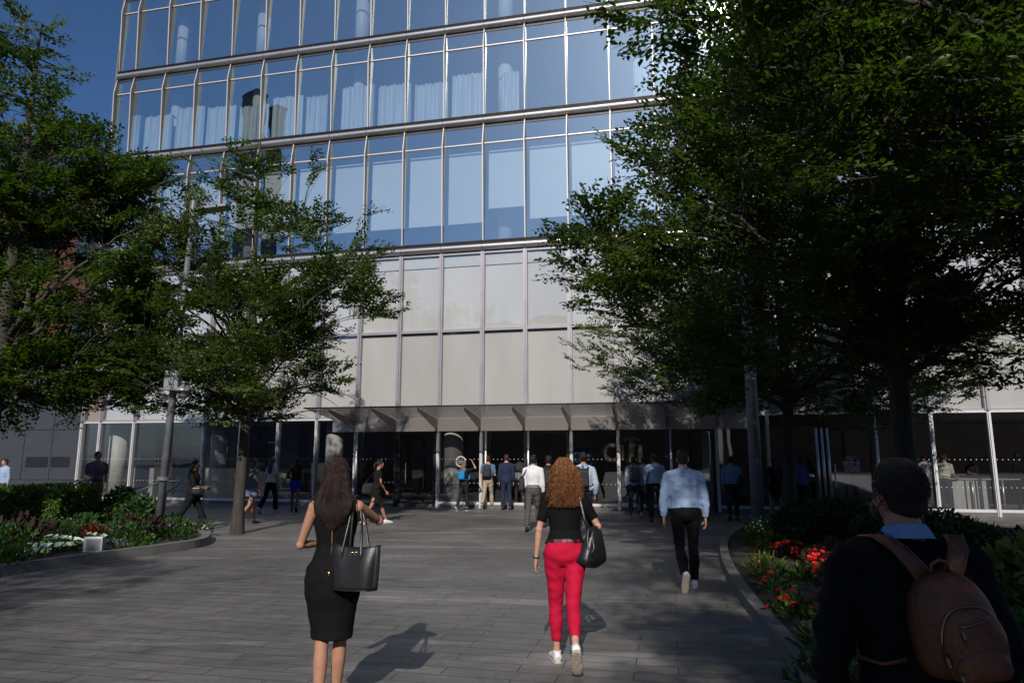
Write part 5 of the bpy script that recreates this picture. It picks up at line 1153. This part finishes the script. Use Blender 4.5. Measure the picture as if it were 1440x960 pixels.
fp = loc4(mk).build('front_pocket', brl, e, smooth=True)
def mk(mb): OL['q'] = dome_panel(mb, .20, .12, .035, -.112, -.115)
loc4(mk).build('lower_pocket', brl, e, smooth=True)
def mk(mb):
    mb.tube([OL['p'](R(a), .015) + V((0, -.016, 0)) for a in range(-5, 186, 8)], .0055, n=6)
loc4(mk).build('zip', zipm, fp, smooth=True)
def mk(mb): mb.tube([V((-.055 + .018 * i, -.128 - .004 * math.sin(i * .5), .030 + .002 * i)) for i in range(7)], .0045, n=6); mb.tube([V((-.055, -.134, .03)), V((-.054, -.142, .0)), V((-.056, -.14, -.018))], [.004, .006, .004], n=6)
loc4(mk).build('zip', zipm, fp, smooth=True)
def mk(mb): mb.tube([OL['b'](R(a), -.16) + V((0, -.10, 0)) for a in range(20, 166, 8)], .0055, n=6)
loc4(mk).build('zip', zipm, bb, smooth=True)
def mk(mb):
    mb.tube([V((-.118, -.10, -.06)), V((-.12, -.115, -.085)), V((-.118, -.112, -.11))], [.004, .007, .005], n=6); mb.ball((-.119, -.117, -.10), .009, 8)
    mb.tube([V((-.1, -.14, -.12)), V((-.10, -.15, -.14)), V((-.1, -.148, -.16))], [.004, .007, .005], n=6)
loc4(mk).build('zip_pull', zipm, fp, smooth=True)
def mk(mb): mb.tube([V((-.035, .03, .19)), V((-.03, .02, .235)), V((0, .015, .25)), V((.03, .02, .235)), V((.035, .03, .19))], .008, n=8)
loc4(mk).build('top_handle', brl, e, smooth=True)
for sg in (-1, 1):
    f = lambda z, y, x: P4.X(P4.c(z, y) + V((sg * x + .012, 0, 0)))
    mb = MB(); strap_ribbon(mb, [f(.40, -.165, .03), f(.455, -.162, .06), f(.508, -.125, .095), f(.537, -.055, .122), f(.53, .03, .128), f(.46, .125, .13), f(.34, .175, .135), f(.2, .16, .16)], .058, .0065); st = mb.build('shoulder_strap', brl, e, smooth=True)
    mb = MB()
    for dx in (-.026, .026): mb.tube([f(.40, -.172, .03 + dx * sg), f(.455, -.170, .06 + dx * sg), f(.51, -.132, .095 + dx * sg), f(.546, -.058, .122 + dx * sg)], .0022, n=5)
    mb.build('stitching', brd, st)
    mb = MB(); strap_ribbon(mb, [f(.17, -.15, .11), f(.15, -.12, .17), f(.15, -.02, .215), f(.12, .1, .2)], .03, .005); mb.build('lower_strap', brl, e, smooth=True)

# ---- people further off
def far(label, px, py, h, fem=False, rz=0, skin='light', dy=0, Y=None, px_at=None, **k):
    g_ = G(px, py); 
    if Y: g_ = V((AT(px, 650, Y).x, Y, 0))
    return Person(label, (g_.x, g_.y + dy, 0), rz, h, fem, skin, vox=k.pop('vox', .016), **k)
# far left, beyond the hedge
a = far('man in pale blue shirt standing beyond the clipped hedge at the far left', 8, 700, 1.64, Y=22.5, rz=R(160), legs=STAND, arms=DN, seed=21); a.body(); a.top((.3, .38, .52), 1.95, collar=(.5, .55, .65)); a.trousers((.03, .035, .05)); a.shoes(black_sh); a.hair('short', (.02, .012, .01)); a.eyes()
a = far('man in purple grey polo and olive trousers wearing glasses by the handrail', 137, 705, 1.84, Y=18.6, rz=R(-140), legs=WALK(.2, .2), arms=DN, seed=22, yaw=R(20)); a.body(); a.top((.17, .145, .20), .72, .0, .022, collar=(.17, .145, .2)); a.trousers((.085, .08, .035), belt=leather); a.shoes(brown_sh, sole_m); a.hair('short', (.03, .018, .012)); a.eyes()
mb = MB()
for sg in (-1, 1): mb.tube([a.X(a.head + a.Rh @ V((sg * .032 + .02 * math.cos(t), .096, .004 + .016 * math.sin(t)))) for t in [i * .7 for i in range(10)]], .003, n=5); mb.tube([a.X(a.head + a.Rh @ V((sg * .052, .095, .006))), a.X(a.head + a.Rh @ V((sg * .078, .0, .004)))], .0025, n=5)
mb.build('glasses', black_sh, a.e)
a = far('woman in loose black clothes with long black hair walking right past the lamp post', 268, 744, 1.68, True, rz=R(-78), skin='brown', legs=[(.42, .08, .0, 0), (-.42, .2, .0, .5)], arms=[((-.1, -.1, -1), (0, .5, -.8)), ((.1, .15, -1), (-.1, .9, -.2))], seed=23); a.body(); a.top((.012, .012, .013), 1.2, -.08, .03); a.trousers((.012, .012, .013), 1.8, .03, .05); a.shoes(white_sh, white_sh); a.hair('long', (.012, .009, .008)); satchel(a, 'small dark bag held by the woman in loose black clothes', leather, 1, .05, .1, .24, .2, .12)
a = far('woman in grey blue shirt and short denim skirt half hidden by the slender tree trunk', 352, 737, 1.70, True, rz=R(-35), skin='tan', legs=WALK(.3, .35), arms=DN, seed=24); a.body(); a.top((.12, .14, .17), 1.0, -.02, .02); a.skirt((.14, .18, .25), .08, -.22, flare=.03); a.shoes(black_sh); a.hair('bob', (.03, .015, .01)); satchel(a, 'dark maroon bag of the woman in the denim skirt', mat('maroon', (.05, .012, .015), .6), -1)
a = far('woman in white printed tee and wide black trousers near the left glazing', 379, 721, 1.70, True, rz=R(-20), legs=WALK2(.25, .3), arms=[((-.14, 0, -1), (.3, .6, -.6)), ((.14, 0, -1), (.05, .15, -1))], seed=25); a.body(); t_ = a.top((.62, .6, .58), .7, .0, .024); a.trousers((.013, .013, .014), 1.92, .02, .04); a.shoes(white_sh, white_sh); a.hair('long', (.09, .035, .018))
a = far('woman in black top and bright blue skirt with long black hair by the left glazing', 414, 719, 1.70, True, rz=R(8), skin='brown', legs=WALK(.15, .25), arms=[((-.3, -.1, -.9), (.4, .6, -.4)), ((.14, 0, -1), (.05, .3, -1))], seed=26); a.body(); a.top((.014, .013, .014), .2, .02, .014); a.skirt((.012, .05, .42), .1, -.34); a.shoes(black_sh); a.hair('long', (.012, .01, .009)); satchel(a, 'dark brown bag under the left arm of the woman in the blue skirt', mat('bag_brown', (.06, .03, .02), .6), -1, .22, .1, .24, .24, -.02)
a = far('woman in black dress and white sneakers striding right in front of the dark doors', 528, 736, 1.69, True, rz=R(-62), skin='tan', lean=.08, legs=[(.42, .06, .0, 0), (-.38, .3, .0, .6)], arms=[((-.1, -.1, -1), (0, .3, -.9)), ((.1, .12, -1), (-.05, .55, -.8))], seed=27, yaw=R(-8)); a.body(); a.top((.012, .012, .012), .5, -.02, .018); a.skirt((.012, .012, .012), .08, -.32, flare=.04); a.shoes(white_sh, white_sh); a.hair('tail', (.015, .01, .008)); a.eyes(); satchel(a, 'large black bag of the woman in white sneakers', blk, -1, .0, .12, .36, .3, -.15)
a = far('girl in black with a bright blue backpack raising a hand to her hair', 652, 718, 1.58, True, rz=R(-25), legs=WALK2(.15, .2), arms=[((-.2, 0, -1), (.1, .5, -.8)), ((.75, .3, .25), (-.5, .1, .75))], seed=28); a.body(); a.top((.013, .013, .014), .9, .0, .014); a.trousers((.02, .022, .028), 1.9, .006); a.shoes(black_sh, white_sh); a.hair('long', (.2, .1, .045)); backpack(a, 'bright blue backpack on the girl raising her hand', mat('blue_nylon', (.01, .19, .48), .6, var=.1, bump=.2, bscale=30), w=.25, h=.33, d=.13)
a = far('man in blue grey polo and khaki trousers with black backpack at the doors', 686, 715, 1.76, rz=R(-12), legs=WALK2(.28, .32), arms=[((-.12, -.05, -1), (0, .2, -1)), ((.15, .1, -1), (0, .9, -.3))], seed=29); a.body(); a.top((.10, .16, .25), .8, .0, .02); a.trousers((.38, .31, .24), belt=leather); a.shoes(brown_sh, sole_m); a.hair('short', (.05, .022, .012)); backpack(a, 'black backpack on the man in khaki trousers', blk, w=.29, h=.42)
a = far('man in a navy suit standing in the queue at the doors', 712, 717, 1.78, legs=STAND, arms=DN, seed=30); a.body(); a.top((.022, .03, .065), 1.95, -.14, .028, name='jacket'); a.trousers((.022, .03, .06)); a.shoes(black_sh); a.hair('short', (.06, .028, .014))
a = far('man in pale shirt with dark jacket over his arm behind the navy suit', 731, 712, 1.74, rz=R(10), legs=STAND, arms=[((-.14, 0, -1), (.0, .6, -.6)), ((.14, 0, -1), (.0, .7, -.6))], seed=31); a.body(); a.top((.42, .45, .5), 1.9); a.trousers((.03, .03, .035)); a.shoes(black_sh); a.hair('short', (.02, .013, .01)); satchel(a, 'black bag of the man behind the navy suit', blk, -1, .1, .1, .3, .3)
a = far('man in a white shirt and grey trousers walking to the doors with black shoulder bag', 750, 746, 1.77, rz=R(-12), skin='tan', legs=[(-.30, .10, .02, .35), (.30, .1, .02, 0)], arms=DN, seed=32); a.body(); a.top((.70, .69, .70), 1.95, .05, .024, collar=(.7, .7, .7)); a.trousers((.085, .075, .07), belt=leather); a.shoes(black_sh); a.hair('short', (.015, .01, .008)); satchel(a, 'black shoulder bag of the man in the white shirt', blk, -1, .12, .14, .32, .36, -.04)
a = far('man in a black jacket walking beside the man in the white shirt', 772, 742, 1.74, skin='tan', legs=WALK(.2, .25), arms=DN, seed=33); a.body(); a.top((.014, .014, .016), 1.95, -.1, .03, name='jacket', collar=(.5, .5, .52)); a.trousers((.02, .02, .022)); a.shoes(black_sh); a.hair('short', (.02, .012, .009)); backpack(a, 'black backpack on the man in the black jacket', blk, w=.26, h=.4)
a = far('man in pale striped shirt with black backpack right of the red trousers woman', 822, 760, 1.80, rz=R(6), skin='tan', legs=STAND, arms=[((-.2, 0, -1), (.0, .5, -.8)), ((.24, .0, -1), (.0, .35, -1))], seed=34); a.body(); a.top((.40, .47, .60), 1.95, .02, .026, collar=(.5, .57, .7)); a.trousers((.02, .021, .025), belt=leather); a.shoes(black_sh); a.hair('short', (.012, .009, .008)); backpack(a, 'black backpack on the man in the pale striped shirt', blk, w=.24, h=.4, xo=-.05)
a = far('man with a grey backpack and dark jeans in the queue under the sign', 893, 726, 1.72, rz=R(-6), skin='brown', legs=STAND, arms=DN, seed=35); a.body(); a.top((.36, .40, .50), 1.95); a.trousers((.03, .035, .05)); a.shoes(brown_sh, sole_m); a.hair('short', (.01, .008, .008)); backpack(a, 'grey fabric backpack on the man in the queue', mat('grey_nylon', (.10, .10, .10), .8, var=.3, vscale=12, bump=.3), mat('grey_nylon2', (.065, .065, .068), .8), w=.33, h=.46, d=.18)
a = far('man in a white shirt squeezed between the two queuing men under the sign', 907, 724, 1.70, skin='tan', legs=STAND, arms=DN, seed=36); a.body(); a.top((.5, .5, .56), 1.95); a.trousers((.02, .02, .022)); a.shoes(brown_sh, sole_m); a.hair('short', (.05, .02, .012))
a = far('man in a pale blue shirt with a black strap across, at the open doors', 923, 734, 1.78, skin='tan', legs=[(.02, .04, .05, 0), (-.06, .06, .05, 0)], arms=DN, seed=37, wide=1.1); a.body(); a.top((.38, .45, .60), 1.95, .02, .026, collar=(.48, .54, .68)); a.trousers((.03, .027, .027)); a.shoes(black_sh); a.hair('short', (.04, .018, .012)); satchel(a, 'slim black bag on the left side of the man at the open doors', blk, -1, -.1, .08, .28, .26)
a = far('man in a medium blue shirt and dark trousers striding left of the grey pole', 1032, 731, 1.76, rz=R(-14), skin='tan', legs=[(-.34, .25, .04, .6), (.30, .1, .04, 0)], arms=DN, seed=38); a.body(); a.top((.17, .28, .46), 1.6, .02, .024); a.trousers((.02, .022, .03), belt=leather); a.shoes(black_sh); a.hair('short', (.012, .009, .008)); satchel(a, 'dark jacket bundle at the right side of the man in the medium blue shirt', blk, 1, .12, .12, .26, .4, .02, strap=False)
a = far('woman in a black dress with long black hair in the shade between pole and trunk', 1093, 727, 1.70, True, skin='brown', legs=STAND, arms=DN, seed=39); a.body(); a.top((.01, .01, .011), 1.0, -.02, .02); a.skirt((.01, .01, .011), .08, -.36, flare=.02); a.shoes(black_sh); a.hair('long', (.01, .008, .008)); satchel(a, 'dark blue bag on the left side of the woman in the shade', mat('navy_bag', (.012, .02, .06), .6), -1, .08, .12, .3, .34)
a = far('person in a violet blue shirt seen just right of the dark tree trunk', 1131, 722, 1.68, True, rz=R(-20), skin='tan', legs=WALK(.2, .25), arms=DN, seed=40); a.body(); a.top((.10, .10, .30), .9); a.trousers((.03, .03, .035)); a.shoes(white_sh, white_sh); a.hair('tail', (.02, .012, .01))
a = far('person in dark clothes following the violet blue shirt towards the steel door jambs', 1142, 718, 1.66, True, rz=R(10), skin='light', legs=STAND, arms=[((-.14, 0, -1), (0, .6, -.6)), ((.14, 0, -1), (0, .8, -.4))], seed=41); a.body(); a.top((.02, .02, .035), .8); a.trousers((.02, .02, .022)); a.shoes(black_sh); a.hair('bob', (.03, .02, .012))
# inside the lobby
def inside(label, px, yd, h, **k):
    r = ray(px, 650); n2 = V((math.sin(PSI), math.cos(PSI))); t = (DW + yd) / (r.x * n2.x + r.y * n2.y); return Person(label, (r.x * t, r.y * t, .1), k.pop('rz', 0), h, vox=.018, **k)
a = inside('fair haired man in white short sleeved shirt at the turnstile behind the glass', 1326, .55, 1.68, rz=R(-55), legs=STAND, lean=.12, arms=[((-.1, .2, -1), (0, .9, -.35)), ((.1, .2, -1), (0, .9, -.35))], seed=50); a.body(); a.top((.62, .6, .55), .9, .02, .022); a.trousers((.02, .025, .045), belt=leather); a.shoes(black_sh); a.hair('short', (.22, .10, .04)); a.eyes()
a = inside('dark silhouette of a man in black behind the glass left of the fair haired man', 1284, .9, 1.74, rz=R(40), legs=STAND, arms=DN, seed=51, skin='tan'); a.body(); a.top((.02, .02, .022), 1.95, -.1, .03, name='jacket'); a.trousers((.02, .02, .022)); a.shoes(black_sh); a.hair('short', (.03, .02, .012))
a = inside('man with white sleeves beside the dark silhouette in the lobby', 1301, 1.3, 1.70, rz=R(-20), legs=STAND, arms=[((-.2, .2, -1), (0, .9, -.2)), ((.2, .2, -1), (0, .9, -.2))], seed=52, skin='tan'); a.body(); a.top((.5, .5, .5), 1.9); a.trousers((.03, .03, .04)); a.shoes(black_sh); a.hair('short', (.02, .012, .01))
a = inside('upright figure in dark clothes deeper behind the turnstile glass', 1366, 2.4, 1.6, rz=R(100), legs=STAND, arms=[((-.2, .2, -1), (0, .9, .3)), ((.2, .2, -1), (0, .9, .0))], seed=53, skin='brown'); a.body(); a.top((.03, .025, .025), 1.0); a.trousers((.03, .03, .03)); a.shoes(black_sh); a.hair('short', (.01, .01, .01))
a = inside('dark figure behind the glass at the right edge of the lobby', 1432, 1.0, 1.72, rz=R(20), legs=STAND, arms=DN, seed=54, skin='dark'); a.body(); a.top((.012, .012, .014), 1.95); a.trousers((.015, .015, .018)); a.shoes(black_sh); a.hair('short', (.01, .01, .01))
a = inside('person in a magenta top deep in the lobby below the door notice', 1200, 3.0, 1.66, fem=True, rz=R(60), legs=STAND, arms=DN, seed=55, skin='tan'); a.body(); a.top((.55, .02, .18), .8); a.trousers((.02, .02, .022)); a.shoes(black_sh); a.hair('long', (.02, .012, .01))
